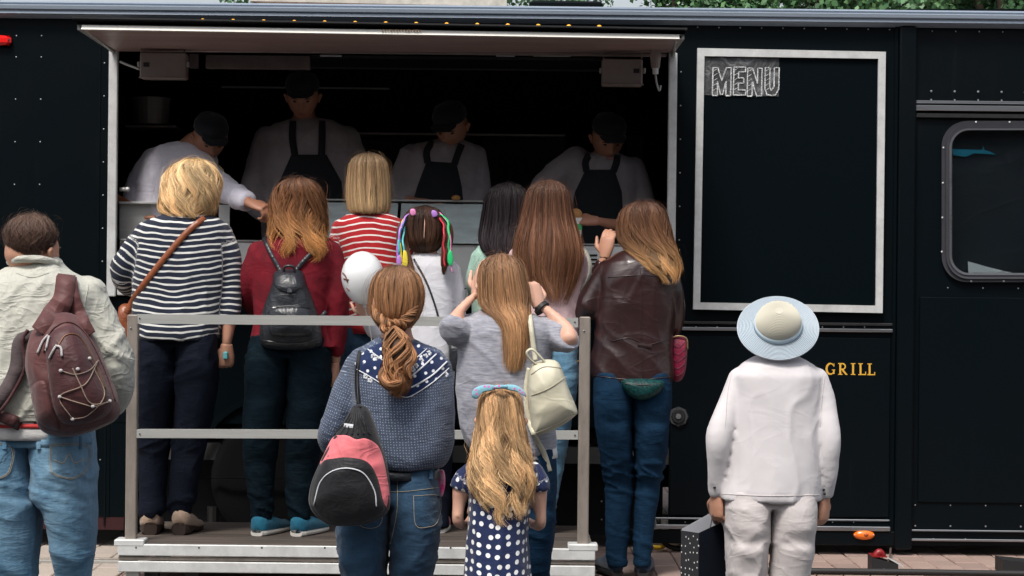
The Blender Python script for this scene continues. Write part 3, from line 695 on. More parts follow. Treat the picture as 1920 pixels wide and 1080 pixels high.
tag(obj('cable', tube([P(1670, 1028, TR - .03), ground_at(1668, 1045, .06), ground_at(1661, 1062, .02), ground_at(1652, 1071, .008), ground_at(1640, 1073, .008)], [.005] * 5, 8, 30), metal("brown_cable", (.12, .09, .08), .5, 0), smooth=True), "thin brown cable dropping from the trailer corner to the socket block", 'cable')
g = ground_at(1902, 1074); tag(obj('wheel_chock', wedge(g[0] - .06, g[0] + .14, g[1] - .03, g[1] + .12, 0, .062, .045), BLK), "black wheel chock on the pavers at the right edge", 'wheel chock')
yh_ = [(1272, 1015, .12), (1274, 1028, .06), (1268, 1040, .02), (1258, 1048, .012)]
tag(obj('hose', tube([ground_at(1270, 1060) * (1, 0, 0) + (x0_, TR + .1, z_) for x0_, z_ in ((.01, .16), (.012, .1), (.0, .045), (-.03, .012), (-.08, .012))], [.011] * 5, 10, 24), YEL, smooth=True), "yellow hose curling down from under the trailer", 'hose')
tag(obj('hose', tube([(P(1232, 1030, TR + .1)[0] + a, TR + .05, z_) for a, z_ in ((0, .16), (.01, .09), (.03, .04), (.08, .014), (.16, .014))], [.012] * 5, 10, 24), BLK, smooth=True), "black hose beside the yellow one under the trailer", 'hose')
jk = thing('jack_stand', "rough pale concrete block under the trailer edge by the yellow hose", 'block', (P(1250, 1040, TR + .25)[0], TR + .3, 0))
obj('block', box(jk.location.x - .09, jk.location.x + .07, TR + .22, TR + .4, 0, .14, .015), KERB, jk)

# ------------------------------------------------------------------ unseen building added behind the camera to darken hatch and paint reflections
BRK, nt_, b_ = principled("dark_brick", (.08, .045, .035), .9)
bl = thing('added_shade_building', "unseen dark brick building added behind the viewer to shade the serving hatch", 'building', (0, -14, -.3))
wz_ = []
for fz_ in range(3):
    z0_ = 1.2 + fz_ * 3.1
    wz_.append((z0_, z0_ + 1.7))
obj('wall', box(-38, 38, -22, -14.3, -.3, 9.6), BRK, bl)
lay = [box(-38, 38, -14.3, -14.0, -.3, 1.2)] + [box(-38, 38, -14.3, -14.0, a[1], b[0]) for a, b in zip(wz_, wz_[1:] + [(9.6, 9.6)])]
obj('facade', join(lay), BRK, bl)
pr_ = []
for a, b in wz_:
    for i in range(-12, 13): pr_.append(box(i * 3.0 + .6, i * 3.0 + 2.4, -14.3, -14.001, a, b))
obj('pier', join(pr_), BRK, bl); 
WGL, _, _ = principled("dark_window_glass", (.02, .025, .03), .1)
for a, b in wz_:
    for i in range(-4, 4): obj('window', box(i * 3.0 - .6, i * 3.0 + .6, -14.22, -14.18, a, b), WGL, bl)

# ------------------------------------------------------------------ behind the trailer
LEAF, nt_, b_ = principled("leaf_green", (.07, .16, .05), .5)
nt_.links.new(ramp(nt_, N(nt_, "ShaderNodeNewGeometry").outputs['Random Per Island'], [(0, (.035, .10, .04)), (.5, (.07, .18, .07)), (1, (.13, .26, .10))]), b_.inputs[0]); b_.inputs['Transmission Weight'].default_value = .0
BARK, _, _ = principled("bark", (.09, .07, .05), .9)
def tree(x, y, h, r, seed, label):
    rg = np.random.default_rng(seed); t = thing('leafy_tree', label, 'tree', (x, y, 0), 'trees behind the trailer')
    parts = [tube([(x, y, -.05), (x + .1, y, h * .3), (x - .05, y, h * .6)], [.2, .15, .07], 10, 10)]
    cl = []
    for k in range(26):
        a = rg.uniform(0, 6.28); rr = r * rg.uniform(.3, .95); z = h * rg.uniform(.42, .95); cl.append((x + rr * math.cos(a) * (1.15 - z / h * .5), y + rr * math.sin(a) * (1.1 - z / h * .5), z))
        if k < 8: parts.append(tube([(x, y, h * .3 + k * .1), ((x + cl[-1][0]) / 2, (y + cl[-1][1]) / 2, z * .7), cl[-1]], [.07, .05, .02], 6, 6))
    obj('trunk', join(parts), BARK, t, smooth=True)
    n = 15000; C = np.array(cl)[rg.integers(0, 26, n)]; D = rg.normal(size=(n, 3)); D /= np.linalg.norm(D, axis=1)[:, None]
    C = C + D * (rg.uniform(.25, 1, n) ** .5)[:, None] * r * .42
    u = rg.normal(size=(n, 3)); u /= np.linalg.norm(u, axis=1)[:, None]; w_ = np.cross(u, D + rg.normal(size=(n, 3)) * .5); w_ /= np.linalg.norm(w_, axis=1)[:, None]; s = rg.uniform(.014, .032, n)[:, None]
    v = np.stack([C - u * s * 1.3, C - w_ * s, C + u * s * 1.3, C + w_ * s], 1).reshape(-1, 3)
    obj('crown', (v, [(4 * i, 4 * i + 1, 4 * i + 2, 4 * i + 3) for i in range(n)]), LEAF, t)
px_of = lambda px, d: (px - 960) / F * d
TL = [(1310, 19, 5.4, 1.0, "bushy green tree just right of the dark kiosk roof behind the trailer"), (1460, 20, 5.8, 1.1, "dense green tree directly above the menu board behind the trailer"), (1620, 19, 5.6, 1.1, "green tree rising behind the roof left of the door column"),
      (1770, 20, 5.9, 1.2, "light green tree behind the roof above the side window"), (1930, 19, 5.8, 1.2, "green tree at the far right end behind the trailer roof"), (980, 24, 5.8, 1.0, "green tree peeping between the white tent and the dark kiosk"), (2120, 21, 6, 1.3, "green tree beyond the right end of the trailer"), (560, 25, 5.6, 1.1, "green tree partly behind the white tent at its left"), (1540, 23, 6.2, 1.5, "taller green tree standing further back above the menu board"), (1850, 24, 6.4, 1.5, "taller green tree standing further back above the side window")]
for i, (px, d, h, r, lb) in enumerate(TL): tree(px_of(px, d), d, h, r, i + 3, lb)
TENT = cloth("tent_canvas", (.62, .6, .54), foldscale=3)
tx0, tx1 = P(745, 8, 16)[0], P(950, 8, 16)[0]; zb = P(850, 6, 16)[2]
te = thing('market_tent', "cream market tent standing behind the trailer roof", 'tent', ((tx0 + tx1) / 2, 17, 0))
cx_ = (tx0 + tx1) / 2 - .5
obj('canopy', (np.array([(cx_ - 1.1, 16, zb), (tx1, 16, zb - .02), (tx1, 18.2, zb), (cx_ - 1.1, 18.2, zb), (cx_ - 1.1, 16, zb + .22), (tx1, 16, zb + .03), (tx1, 18.2, zb + .22), (cx_ - 1.1, 18.2, zb + .22), (cx_, 17.1, zb + .9)], float), [(0, 1, 5, 4), (1, 2, 6, 5), (2, 3, 7, 6), (3, 0, 4, 7), (4, 5, 8), (5, 6, 8), (6, 7, 8), (7, 4, 8), (3, 2, 1, 0)]), TENT, te)
for a in (cx_ - 1.08, tx1 - .03):
    for b in (16.05, 18.15): obj('pole', tube([(a, b, -.012), (a, b, zb + .02)], [.025, .025], 8), ALU, te)
kx0, kx1 = P(992, 10, 18)[0], P(1130, 10, 18)[0]; kz = P(1060, 22, 18)[2]
ki = thing('kiosk', "small dark kiosk with a flat black roof behind the trailer", 'kiosk', ((kx0 + kx1) / 2, 18.6, 0))
obj('roof', box(kx0, kx1, 18, 19.4, kz - .1, kz + .1, .02), PAINT, ki); obj('wall', box(kx0 + .08, kx1 - .08, 18.1, 19.3, -.012, kz - .1), PAINT2, ki)
obj('antenna', tube([((kx0 + kx1) / 2 - .05, 18.4, kz + .098), ((kx0 + kx1) / 2 - .05, 18.4, kz + .16)], [.012, .01], 8), ALU, ki)
# ------------------------------------------------------------------ people toolkit
def fr(d): return d / F
def rowrings(rows, d, n=40, sub=None, pw=2.3):
    """rows (py, xl, xr, ry, yc): stacked superelliptic sections"""
    R = np.array([tuple(r) + (0,) * (5 - len(r)) for r in rows], float)
    if sub: R = catmull(R, sub)
    out = []
    a = np.linspace(0, 2 * math.pi, n, endpoint=False)
    for py, xl, xr, ry, yc in R:
        c = P((xl + xr) / 2, py, d); rx = abs(xr - xl) / 2 * fr(d)
        ca, sa = np.cos(a), np.sin(a)
        k = (np.abs(ca) ** pw + np.abs(sa) ** pw) ** (-1 / pw)
        out.append(np.column_stack([c[0] + rx * ca * k, c[1] + yc + abs(ry) * sa * k, np.full(n, c[2])]))
    return np.array(out)
def chain(pts, d, scale=1.0, n=18, cut=None, ext=0):
    """limb points (px,py,dy,r_px) -> world pts, radii"""
    w_ = np.array([list(P(p[0], p[1], d) + (0, p[2], 0)) + [p[3] * fr(d) * scale] for p in pts])
    q = catmull(w_, n)
    if cut is not None: q = q[:max(2, int(round(cut * n)))]
    return q[:, :3], q[:, 3]

def head_mesh(c, H, turn=0, tilt=0, wide=1.0):
    """head centred at c, chin to crown H; face looks to +Y turned by turn (rad, towards +X), tilt nods down"""
    n, m = 44, 40; V = []
    for i in range(m):
        t = math.pi * (i + .5) / m; z = -math.cos(t)        # -1 chin .. 1 crown
        for j in range(n):
            a = 2 * math.pi * j / n; x, y = math.sin(t) * math.cos(a), math.sin(t) * math.sin(a)   # y + = face
            X, Y, Z = x * .345 * wide, y * .43, z * .5
            if z < 0: X *= 1 - .30 * z * z - .10 * abs(z); 
            if z < -.1 and y < 0: Y *= 1 - .5 * min(1, (-.1 - z)) 
            if z < 0 and y > 0: Y *= 1 - .12 * z * z
            g = lambda x0, z0, sx, sz: math.exp(-((X - x0) / sx) ** 2 - ((Z - z0) / sz) ** 2) if y > 0 else 0
            Y += .085 * g(0, -.12, .045, .055) + .045 * g(0, -.03, .035, .10) - .045 * (g(.14, .03, .075, .05) + g(-.14, .03, .075, .05)) + .02 * g(0, .12, .22, .05)
            Y += .022 * g(0, -.26, .08, .025) - .02 * g(0, -.20, .06, .02) + .02 * g(0, -.42, .08, .06) - .012 * g(0, -.285, .09, .008)
            V.append((X, Y, Z))
    V = np.array(V); f = []
    for i in range(m - 1):
        for j in range(n):
            k = (j + 1) % n; f.append((i * n + j, i * n + k, (i + 1) * n + k, (i + 1) * n + j))
    f.append(tuple(range(n))[::-1]); f.append(tuple((m - 1) * n + j for j in range(n)))
    parts = [(V, f)]
    for s in (-1, 1):      # ears: rim and bowl
        e = [(s * .345 * wide, .02, -.09), (s * .375 * wide, -.03, -.02), (s * .40 * wide, -.05, .04), (s * .385 * wide, .0, .075), (s * .35 * wide, .04, .04)]
        parts.append(tube(e, [.022, .026, .028, .026, .018], 8, 14, round_ends=True)); parts.append(ellipsoid((s * .352 * wide, -.005, 0), (.022, .05, .085), 10, 8))
    ey = [ellipsoid((s * .135, .352, .03), (.042, .04, .024), 10, 8) for s in (-1, 1)]
    ey += [tube([(s * .07, .405, .085), (s * .135, .405, .105), (s * .21, .365, .09)], [.012, .017, .008], 8, 10, flat=.7) for s in (-1, 1)]
    lip = [ellipsoid((0, .405, -.27), (.085, .03, .022), 12, 6)]
    M = np.array(Matrix.Rotation(-turn, 3, 'Z') @ Matrix.Rotation(-tilt, 3, 'X'))
    def T(g): return (g[0] * H) @ M.T + c, g[1]
    return T(join(parts)), T(join(ey)), T(join(lip))

def hand_geo(wrist, dirv, back, L, side=1, curl=.5, spread=.1):
    """hand from wrist along dirv; back = direction the back of the hand faces; side +1 thumb towards dirv x back"""
    d_ = np.array(dirv, float); d_ /= np.linalg.norm(d_); b = np.array(back, float); b -= d_ * (b @ d_); b /= np.linalg.norm(b); s = np.cross(d_, b) * side
    w_ = np.array(wrist, float); parts = []
    q = [w_ - d_ * .06 * L, w_ + d_ * .18 * L, w_ + d_ * .45 * L]
    R = []
    ang = np.linspace(0, 2 * math.pi, 14, endpoint=False)
    for t, wd, th in ((-.08, .15, .13), (.08, .19, .13), (.25, .225, .12), (.42, .225, .10), (.50, .20, .08)):
        R.append([w_ + d_ * t * L + s * math.cos(a) * wd * L + b * math.sin(a) * th * L * .9 for a in ang])
    parts.append(rings_to_mesh(np.array(R)))
    for k, (o_, ln) in enumerate(((.155, .44), (.055, .50), (-.05, .46), (-.145, .36))):
        base = w_ + d_ * .44 * L + s * o_ * L; fd = d_ + s * o_ * spread * 4; fd /= np.linalg.norm(fd); p = [base]; rr = [.058 * L]
        an = 0
        for j, fl in enumerate((.42, .33, .25)):
            an += curl * (.9 if j == 0 else 1.1) + k * .05; dd = fd * math.cos(an) - b * math.sin(an); p.append(p[-1] + dd * ln * fl * L * 1.05); rr.append((.052, .047, .038)[j] * L)
        parts.append(tube(p, rr, 8, 9, round_ends=True))
    tb = w_ + d_ * .10 * L + s * .13 * L; td = d_ * .55 + s * .75 - b * .25 * curl; td /= np.linalg.norm(td); t2 = d_ * .85 + s * .25 - b * .5 * curl; t2 /= np.linalg.norm(t2)
    parts.append(tube([tb, tb + td * .2 * L, tb + td * .2 * L + t2 * .17 * L, tb + td * .2 * L + t2 * .30 * L], [.075 * L, .066 * L, .055 * L, .042 * L], 8, 10, round_ends=True))
    V, f, _ = remesh(parts, max(.0033, L * .022), 2)
    return V, f

def sharp(p):
    n = np.abs(vnoise(p)) ; return (1 - np.minimum(n * 1.9, 1)) ** 2.2
def fold(V, Nn, modes):
    for kind, amp, sc_ in modes:
        wob = vnoise(V * 4.3 + 7)[:, None] * .7 + vnoise(V * 11)[:, None] * .18
        if kind == 'drape': h = sharp(V * np.array((1, 1, .17)) * sc_ + wob * np.array((1, 1, 0)))
        elif kind == 'crease': 
            W = V.copy(); W[:, 2] += V[:, 0] * .35 * np.sign(vnoise(V * 2.2 + 3)); h = sharp(W * np.array((.38, .38, 1.5)) * sc_ + wob)
        elif kind == 'diag':
            W = V.copy(); W[:, 2] += V[:, 0] * 1.0; h = sharp(W * np.array((.35, .35, 1.2)) * sc_ + wob)
        elif kind == 'diag2':
            W = V.copy(); W[:, 2] -= V[:, 0] * 1.0; h = sharp(W * np.array((.35, .35, 1.2)) * sc_ + wob)
        else: h = sharp(V * sc_ + wob) * .6
        a = amp
        if isinstance(amp, tuple):
            if len(amp) == 4: a = amp[0] + (amp[1] - amp[0]) * np.clip((V[:, 2] - amp[2]) / (amp[3] - amp[2] + 1e-9), 0, 1)
            else: a = amp[0] + sum(amp[1] * np.exp(-((V[:, 2] - z) / .07) ** 2) for z in amp[2:])      # stronger at given heights
        V = V + Nn * ((h - .25) * a * .95 * (.65 + .5 * vnoise(V * 3 + 20)))[:, None]
    return V

def garment(parts, rows, d, arms=(), voxel=.008, sm=6, folds=(), sag=.01):
    V, f, Nn = remesh(parts, voxel, sm)
    # pattern coordinates: along the body or along the sleeve
    R = np.array([tuple(r) + (0,) * (5 - len(r)) for r in rows], float)
    zs = np.array([P((r[1] + r[2]) / 2, r[0], d)[2] for r in R]); cx = np.array([P((r[1] + r[2]) / 2, r[0], d)[0] for r in R]); rx = (R[:, 2] - R[:, 1]) / 2 * fr(d)
    o = np.argsort(zs); CX = np.interp(V[:, 2], zs[o], cx[o]); RX = np.interp(V[:, 2], zs[o], rx[o])
    q = (V[:, 0] - CX) / RX
    pu = np.column_stack([np.arcsin(np.clip(q, -.999, .999)) * RX * .92, V[:, 2] + sag * np.cos(q * 2.2) * 1.0 + .004 * vnoise(V * 9), np.zeros(len(V))])
    V0 = V
    for pts, rs in arms:
        D = np.linalg.norm(V0[:, None, :] - pts[None], axis=2); i = D.argmin(1); dm = D.min(1) / rs[i]
        L = np.concatenate([[0], np.cumsum(np.linalg.norm(np.diff(pts, axis=0), axis=1))])
        seg = np.gradient(pts, axis=0); seg /= np.linalg.norm(seg, axis=1)[:, None]
        al = L[i] + ((V0 - pts[i]) * seg[i]).sum(1)
        m = (dm < 1.35) & (np.abs(q) > .78) & (al > rs[0] * .8)
        Yv = np.array((0, 1., 0)); e1 = np.cross(seg[i], Yv); e1 /= np.linalg.norm(e1, axis=1)[:, None] + 1e-9; rv_ = V0 - pts[i]; pu[m, 1] = al[m]; pu[m, 0] = (np.arctan2((rv_ * e1).sum(1), -rv_[:, 1]) * rs[i])[m]
    V = fold(V, Nn, folds)
    return V, f, pu

def hair(parent, name, rows, d, mat, turn=0.0, face=55, vface=.22, n=1500, wave=(.0, 3), curl=0., w=.0028, fly=.006, lock=.95, tipfray=.08, part=None, seed=0, cap=True, capend=.9, clump=60, lenvar=.12):
    rg = np.random.default_rng(seed + 5)
    R = np.array([tuple(r) + (None,) * (5 - len(r)) for r in rows], dtype=object)
    d0 = []
    zc = [P((r[1] + r[2]) / 2, r[0], d)[2] for r in R]
    if R[0][2] - R[0][1] > 12:
        c0 = (R[0][1] + R[0][2]) / 2; R = np.vstack([np.array([(R[0][0] - 3.5, c0 - 2, c0 + 2, None, None)], dtype=object), R])
        top_ = R[0][0]; RR = max((r[2] - r[1]) / 2 for r in R if r[0] - top_ < 75)
        def halfw(y): t_ = min(1, max(0, (y - top_) / (RR * 1.0))); return RR * math.sqrt(1 - (1 - t_) ** 2) * 1.02
        new = []
        for r in R[1:]:
            if r[0] - top_ < RR:
                c0, hw = (r[1] + r[2]) / 2, min((r[2] - r[1]) / 2, max(3, halfw(r[0]))); new.append((r[0], c0 - hw, c0 + hw, r[3], r[4]))
            else: new.append(tuple(r))
        R = np.array([tuple(R[0])] + new, dtype=object)
    for r in R:
        rx = (r[2] - r[1]) / 2 * fr(d); d0.append((r[0], r[1], r[2], r[3] if r[3] is not None else min(.112, rx * 1.32), r[4] if r[4] is not None else .0))
    D = np.array(d0, float); K = 40
    C = np.array([P((r[1] + r[2]) / 2, r[0], d) + (0, r[4], 0) for r in D]); A = np.column_stack([C, (D[:, 2] - D[:, 1]) / 2 * fr(d), D[:, 3]])
    # resample by arc length in z
    Q = catmull(A, K); s = np.concatenate([[0], np.cumsum(np.linalg.norm(np.diff(Q[:, :3], axis=0), axis=1) + np.abs(np.diff(Q[:, 3])) * .8)]); s /= s[-1]
    def S(v, a, k=1.0):
        x = np.interp(v, s, Q[:, 0]); y = np.interp(v, s, Q[:, 1]); z = np.interp(v, s, Q[:, 2]); rx = np.interp(v, s, Q[:, 3]); ry = np.interp(v, s, Q[:, 4])
        ca, sa = np.sin(a), -np.cos(a)          # a = 0 towards the camera
        return np.stack([x + rx * k * ca, y + ry * k * sa, z + 0 * x], -1)
    af = math.pi - turn
    def inface(a): return np.abs((a - af + math.pi) % (2 * math.pi) - math.pi) < rad(face)
    n = int(n * 2.0); w *= .6
    geo, hv = [], []
    if cap:
        m_, n_ = 30, 48; vv = np.linspace(0, capend, m_); aa = np.linspace(0, 2 * math.pi, n_, endpoint=False)
        G = S(np.repeat(vv, n_), np.tile(aa, m_), .93); fs = []
        for i in range(m_ - 1):
            for j in range(n_):
                if vv[i] > vface and inface(aa[j]): continue
                k = (j + 1) % n_; fs.append((i * n_ + j, i * n_ + k, (i + 1) * n_ + k, (i + 1) * n_ + j))
        fs.append(tuple(range(n_))[::-1])
        geo.append((G, fs)); hv.append(np.column_stack([np.repeat(vv, n_), np.full(m_ * n_, .12), np.zeros(m_ * n_)]))
    M_ = 11
    a = rg.uniform(-math.pi, math.pi, n); back = rg.random(n) < .72; a[back] = rg.uniform(-1.9, 1.9, back.sum())
    v0 = np.where(rg.random(n) < .55, rg.uniform(0, .06, n), rg.uniform(0, .55, n)); v1 = 1 - rg.random(n) ** 2 * lenvar + rg.uniform(-.01, tipfray * .5, n)
    fa = inface(a); v1 = np.where(fa, vface * rg.uniform(.8, 1.1, n), v1); v0 = np.where(fa, v0 * vface * .4, v0)
    cid = rg.integers(0, clump, n); cph = rg.uniform(0, 6.28, clump); cam_ = rg.uniform(.5, 1.4, clump); coff = rg.normal(0, .09, clump); ccol = rg.random(clump)
    cid = ((a + math.pi) / (2 * math.pi) * clump).astype(int) % clump
    t = np.linspace(0, 1, M_)[None]; v1 = np.where(fa, v1, v1 - (rg.random(clump) ** 1.5)[cid] * lenvar * .8); v = v0[:, None] + (v1 - v0)[:, None] * t
    ph = cph[cid][:, None] + rg.normal(0, .5, n)[:, None]
    wv = wave[0] * np.sin(wave[1] * 6.28 * v + ph) * np.clip(v * 1.6, 0, 1) * cam_[cid][:, None]
    ctr = (np.floor((a + math.pi) / (2 * math.pi) * clump) + .5) / clump * 2 * math.pi - math.pi
    pull = np.clip((v - .25), 0, 1) * lock
    aa = a[:, None] * (1 - pull) + ctr[:, None] * pull + wv + coff[cid][:, None] * v + rg.normal(0, .03, n)[:, None] * v
    if part is not None: aa = np.where(v < .1, aa, aa)
    rk = .95 + rg.uniform(0, .06, n)[:, None] + (curl * np.cos(wave[1] * 6.28 * v + ph)) * v
    X = S(v.ravel(), aa.ravel(), rk.ravel()).reshape(n, M_, 3)
    over = np.clip(v - 1, 0, 1); X[:, :, 2] -= over * .25
    X += (rg.normal(0, 1, (n, 1, 3)) * np.array((fly, fly * .6, 0))) * (v ** 1.5)[:, :, None]
    lo_ = rg.random(n) < .05                                     # loose single hairs
    dl = rg.normal(0, 1, (n, 3)) * np.array((.016, .010, .010)); sw = np.sin(t * rg.uniform(1.5, 5, (n, 1)) + rg.uniform(0, 6, (n, 1)))
    X += (dl[:, None, :] * sw[:, :, None]) * lo_[:, None, None] * np.where(fa, .3, 1)[:, None, None]
    # ribbon frame
    T = np.gradient(X, axis=1); T /= np.linalg.norm(T, axis=2, keepdims=True) + 1e-9
    cen = np.stack([np.interp(v, s, Q[:, 0]), np.interp(v, s, Q[:, 1]), X[:, :, 2] - .02], -1)
    No = X - cen; No /= np.linalg.norm(No, axis=2, keepdims=True) + 1e-9
    B = np.cross(T, No); B /= np.linalg.norm(B, axis=2, keepdims=True) + 1e-9
    tw = rg.normal(0, .6, n)[:, None, None]; B2 = B * np.cos(tw) + No * np.sin(tw)
    wd = (w * np.where(lo_, .4, rg.uniform(.6, 1.4, n))[:, None] * (1 - .75 * t ** 3))[:, :, None] / 2
    Vx = np.stack([X - B2 * wd, X + B2 * wd], 2).reshape(-1, 3)
    fs = []
    for i in range(n):
        b0 = i * M_ * 2
        for k in range(M_ - 1): q = b0 + 2 * k; fs.append((q, q + 1, q + 3, q + 2))
    c2 = rg.random(clump * 5); c2i = ((a + math.pi) / (2 * math.pi) * clump * 5).astype(int) % (clump * 5); rr = np.clip(.34 * rg.random(n) + .42 * ccol[cid] ** 1.2 + .42 * c2[c2i] ** 1.4, 0, 1)
    geo.append((Vx, fs)); hv.append(np.column_stack([np.repeat(v.ravel(), 2), np.repeat(np.repeat(rr, M_), 2), np.zeros(n * M_ * 2)]))
    return obj(name, join(geo), mat, parent, smooth=True, attrs={'hv': np.vstack(hv)})

def strand_rope(parent, name, path, rs, mat, n=260, w=.003, seed=0, twist=0, wav=.25, v0=.3, v1=1.0, fly=.15):
    """bundle of hair ribbons along a path (world points, radii)"""
    rg = np.random.default_rng(seed); K = 26
    Q = catmull(np.column_stack([path, rs]), K); X0, r = Q[:, :3], Q[:, 3]
    T = np.gradient(X0, axis=0); T /= np.linalg.norm(T, axis=1)[:, None]
    A = np.cross(T, (0, 1, 0)); A /= np.linalg.norm(A, axis=1)[:, None] + 1e-9; B = np.cross(T, A)
    geo = [tube(X0, r * .72, 12)]; hv = [np.column_stack([np.full(len(geo[0][0]), v0), np.full(len(geo[0][0]), .05), np.zeros(len(geo[0][0]))])]
    fs, VV, H = [], [], []
    tt = np.linspace(0, 1, K)
    for i in range(n):
        a0 = rg.uniform(0, 6.28); rr = r * rg.uniform(.72, 1.02); ph = rg.uniform(0, 6.28)
        a = a0 + twist * tt * 6.28 + wav * np.sin(tt * 12 + int(a0 * 2) * 1.7 + ph * .1); end = rg.uniform(.8, 1.05)
        fl = rg.normal(0, fly, 2) * r.mean() * (tt ** 2)[:, None]
        X = X0 + (np.cos(a) * rr)[:, None] * A + (np.sin(a) * rr)[:, None] * B + fl[:, :1] * A + fl[:, 1:] * B
        Nn = X - X0; Nn /= np.linalg.norm(Nn, axis=1)[:, None]; Sd = np.cross(T, Nn) * math.cos(rg.normal(0, .5)) + Nn * math.sin(rg.normal(0, .5)); ww = w * rg.uniform(.6, 1.3) * (1 - .7 * tt ** 3)[:, None] / 2
        o = len(VV) * K * 2; VV.append(np.stack([X - Sd * ww, X + Sd * ww], 1).reshape(-1, 3)); col = .4 * rg.random() + .6 * ((math.sin(int(a0 * 2.5) * 7.3) + 1) / 2)
        for k in range(int((K - 1) * min(1, end))): q = o + 2 * k; fs.append((q, q + 1, q + 3, q + 2))
        H.append(np.column_stack([np.repeat(v0 + (v1 - v0) * tt, 2), np.full(2 * K, col), np.zeros(2 * K)]))
    geo.append((np.vstack(VV), fs)); hv.append(np.vstack(H))
    return obj(name, join(geo), mat, parent, smooth=True, attrs={'hv': np.vstack(hv)})

# things laid on surfaces
def decal(pts, d, b, off=.002, th=.004, n=48, k=9, curve=True, bulge=0):
    B = closed_curve(pts, n) if curve else np.array([np.array(pts[i % len(pts)]) * (1 - t) + np.array(pts[(i + 1) % len(pts)]) * t for i in range(len(pts)) for t in np.linspace(0, 1, max(2, n // len(pts)), endpoint=False)])
    n = len(B); c = np.mean(B, 0); Fv, last = [], None
    for s in np.linspace(1, .08, k):
        for p in B:
            q = c + (p - c) * s; h_ = hit(b, q[0], q[1], d, off + th + bulge * (1 - s ** 3))
            if h_ is None: h_ = P(q[0], q[1], (last if last is not None else P(*c, d))[1])
            last = h_; Fv.append(h_)
    Fv = np.array(Fv); Bk = Fv[:n] + (0, off + th + .004, 0); V = np.vstack([Fv, Bk]); f = []
    for i in range(k - 1):
        for j in range(n): m = (j + 1) % n; f.append((i * n + j, (i + 1) * n + j, (i + 1) * n + m, i * n + m))
    f.append(tuple((k - 1) * n + j for j in range(n))[::-1]); z = k * n
    for j in range(n): m = (j + 1) % n; f.append((j, m, z + m, z + j))
    return V, f
def strap(pts, wpx, d, b, off=.002, th=.005, n=30, closed=False):
    q = catmull(pts, n); T = np.gradient(q, axis=0); T /= np.linalg.norm(T, axis=1)[:, None]; Nn = np.column_stack([-T[:, 1], T[:, 0]])
    ww = np.interp(np.linspace(0, 1, n), np.linspace(0, 1, len(wpx)), wpx) if isinstance(wpx, (list, tuple)) else np.full(n, wpx)
    rows_, last = [], None
    deps = []
    for i in range(n):
        h_ = hit(b, q[i][0], q[i][1], d, off); deps.append(np.nan if h_ is None else h_[1])
    deps = np.array(deps); ok = ~np.isnan(deps)
    deps = np.interp(np.arange(n), np.arange(n)[ok], deps[ok]) if ok.any() else np.full(n, d)
    dp = np.convolve(np.pad(deps, 2, mode='edge'), [.15, .2, .3, .2, .15], 'valid'); dp = np.minimum(dp, deps)
    R = []
    for i in range(n):
        L, R_ = q[i] + Nn[i] * ww[i] / 2, q[i] - Nn[i] * ww[i] / 2
        R.append([P(*L, dp[i] - th), P(*q[i], dp[i] - th * 1.4), P(*R_, dp[i] - th), P(*R_, dp[i] + .002), P(*L, dp[i] + .002)])
    return rings_to_mesh(np.array(R))
def cord(pts, rpx, d, b, off=.003, n=30, m=6):
    q = catmull(pts, n); W = []
    for p in q:
        h_ = hit(b, p[0], p[1], d, off); W.append(np.nan if h_ is None else h_[1])
    W = np.array(W); ok = ~np.isnan(W); W = np.interp(np.arange(n), np.arange(n)[ok], W[ok]) if ok.any() else np.full(n, d)
    pts3 = np.array([P(*p, y) for p, y in zip(q, W)]); return tube(pts3, np.full(n, rpx * fr(d)), m)
def pillow(pts, d, tf, tb, n=48, k=12, p=2.6, wr=0.0, seed=0, curve=True):
    B = closed_curve(pts, n) if curve else np.array([np.array(pts[i % len(pts)]) * (1 - t) + np.array(pts[(i + 1) % len(pts)]) * t for i in range(len(pts)) for t in np.linspace(0, 1, max(2, n // len(pts)), endpoint=False)])
    n = len(B); c = np.mean(B, 0); rings = []
    S_ = [math.sin(math.pi / 2 * i / k) for i in range(k + 1)]
    for side in (-1, 1):
        ss = S_ if side == -1 else S_[::-1][1:]
        for s in ss:
            s_ = max(s, .03); h_ = (1 - s_ ** p) ** (1 / 2.0) * (tf if side == -1 else tb)
            rings.append([P(*(c + (q - c) * s_), d) + (0, side * h_, 0) for q in B])
    V, f = rings_to_mesh(np.array(rings))
    if wr:
        nn = ridged(V * np.array((14, 14, 14)) + seed + vnoise(V * 6)[:, None] * .8); V = V + np.array((0, -1, 0)) * (nn * wr * (V[:, 1] < d))[:, None]
    return V, f

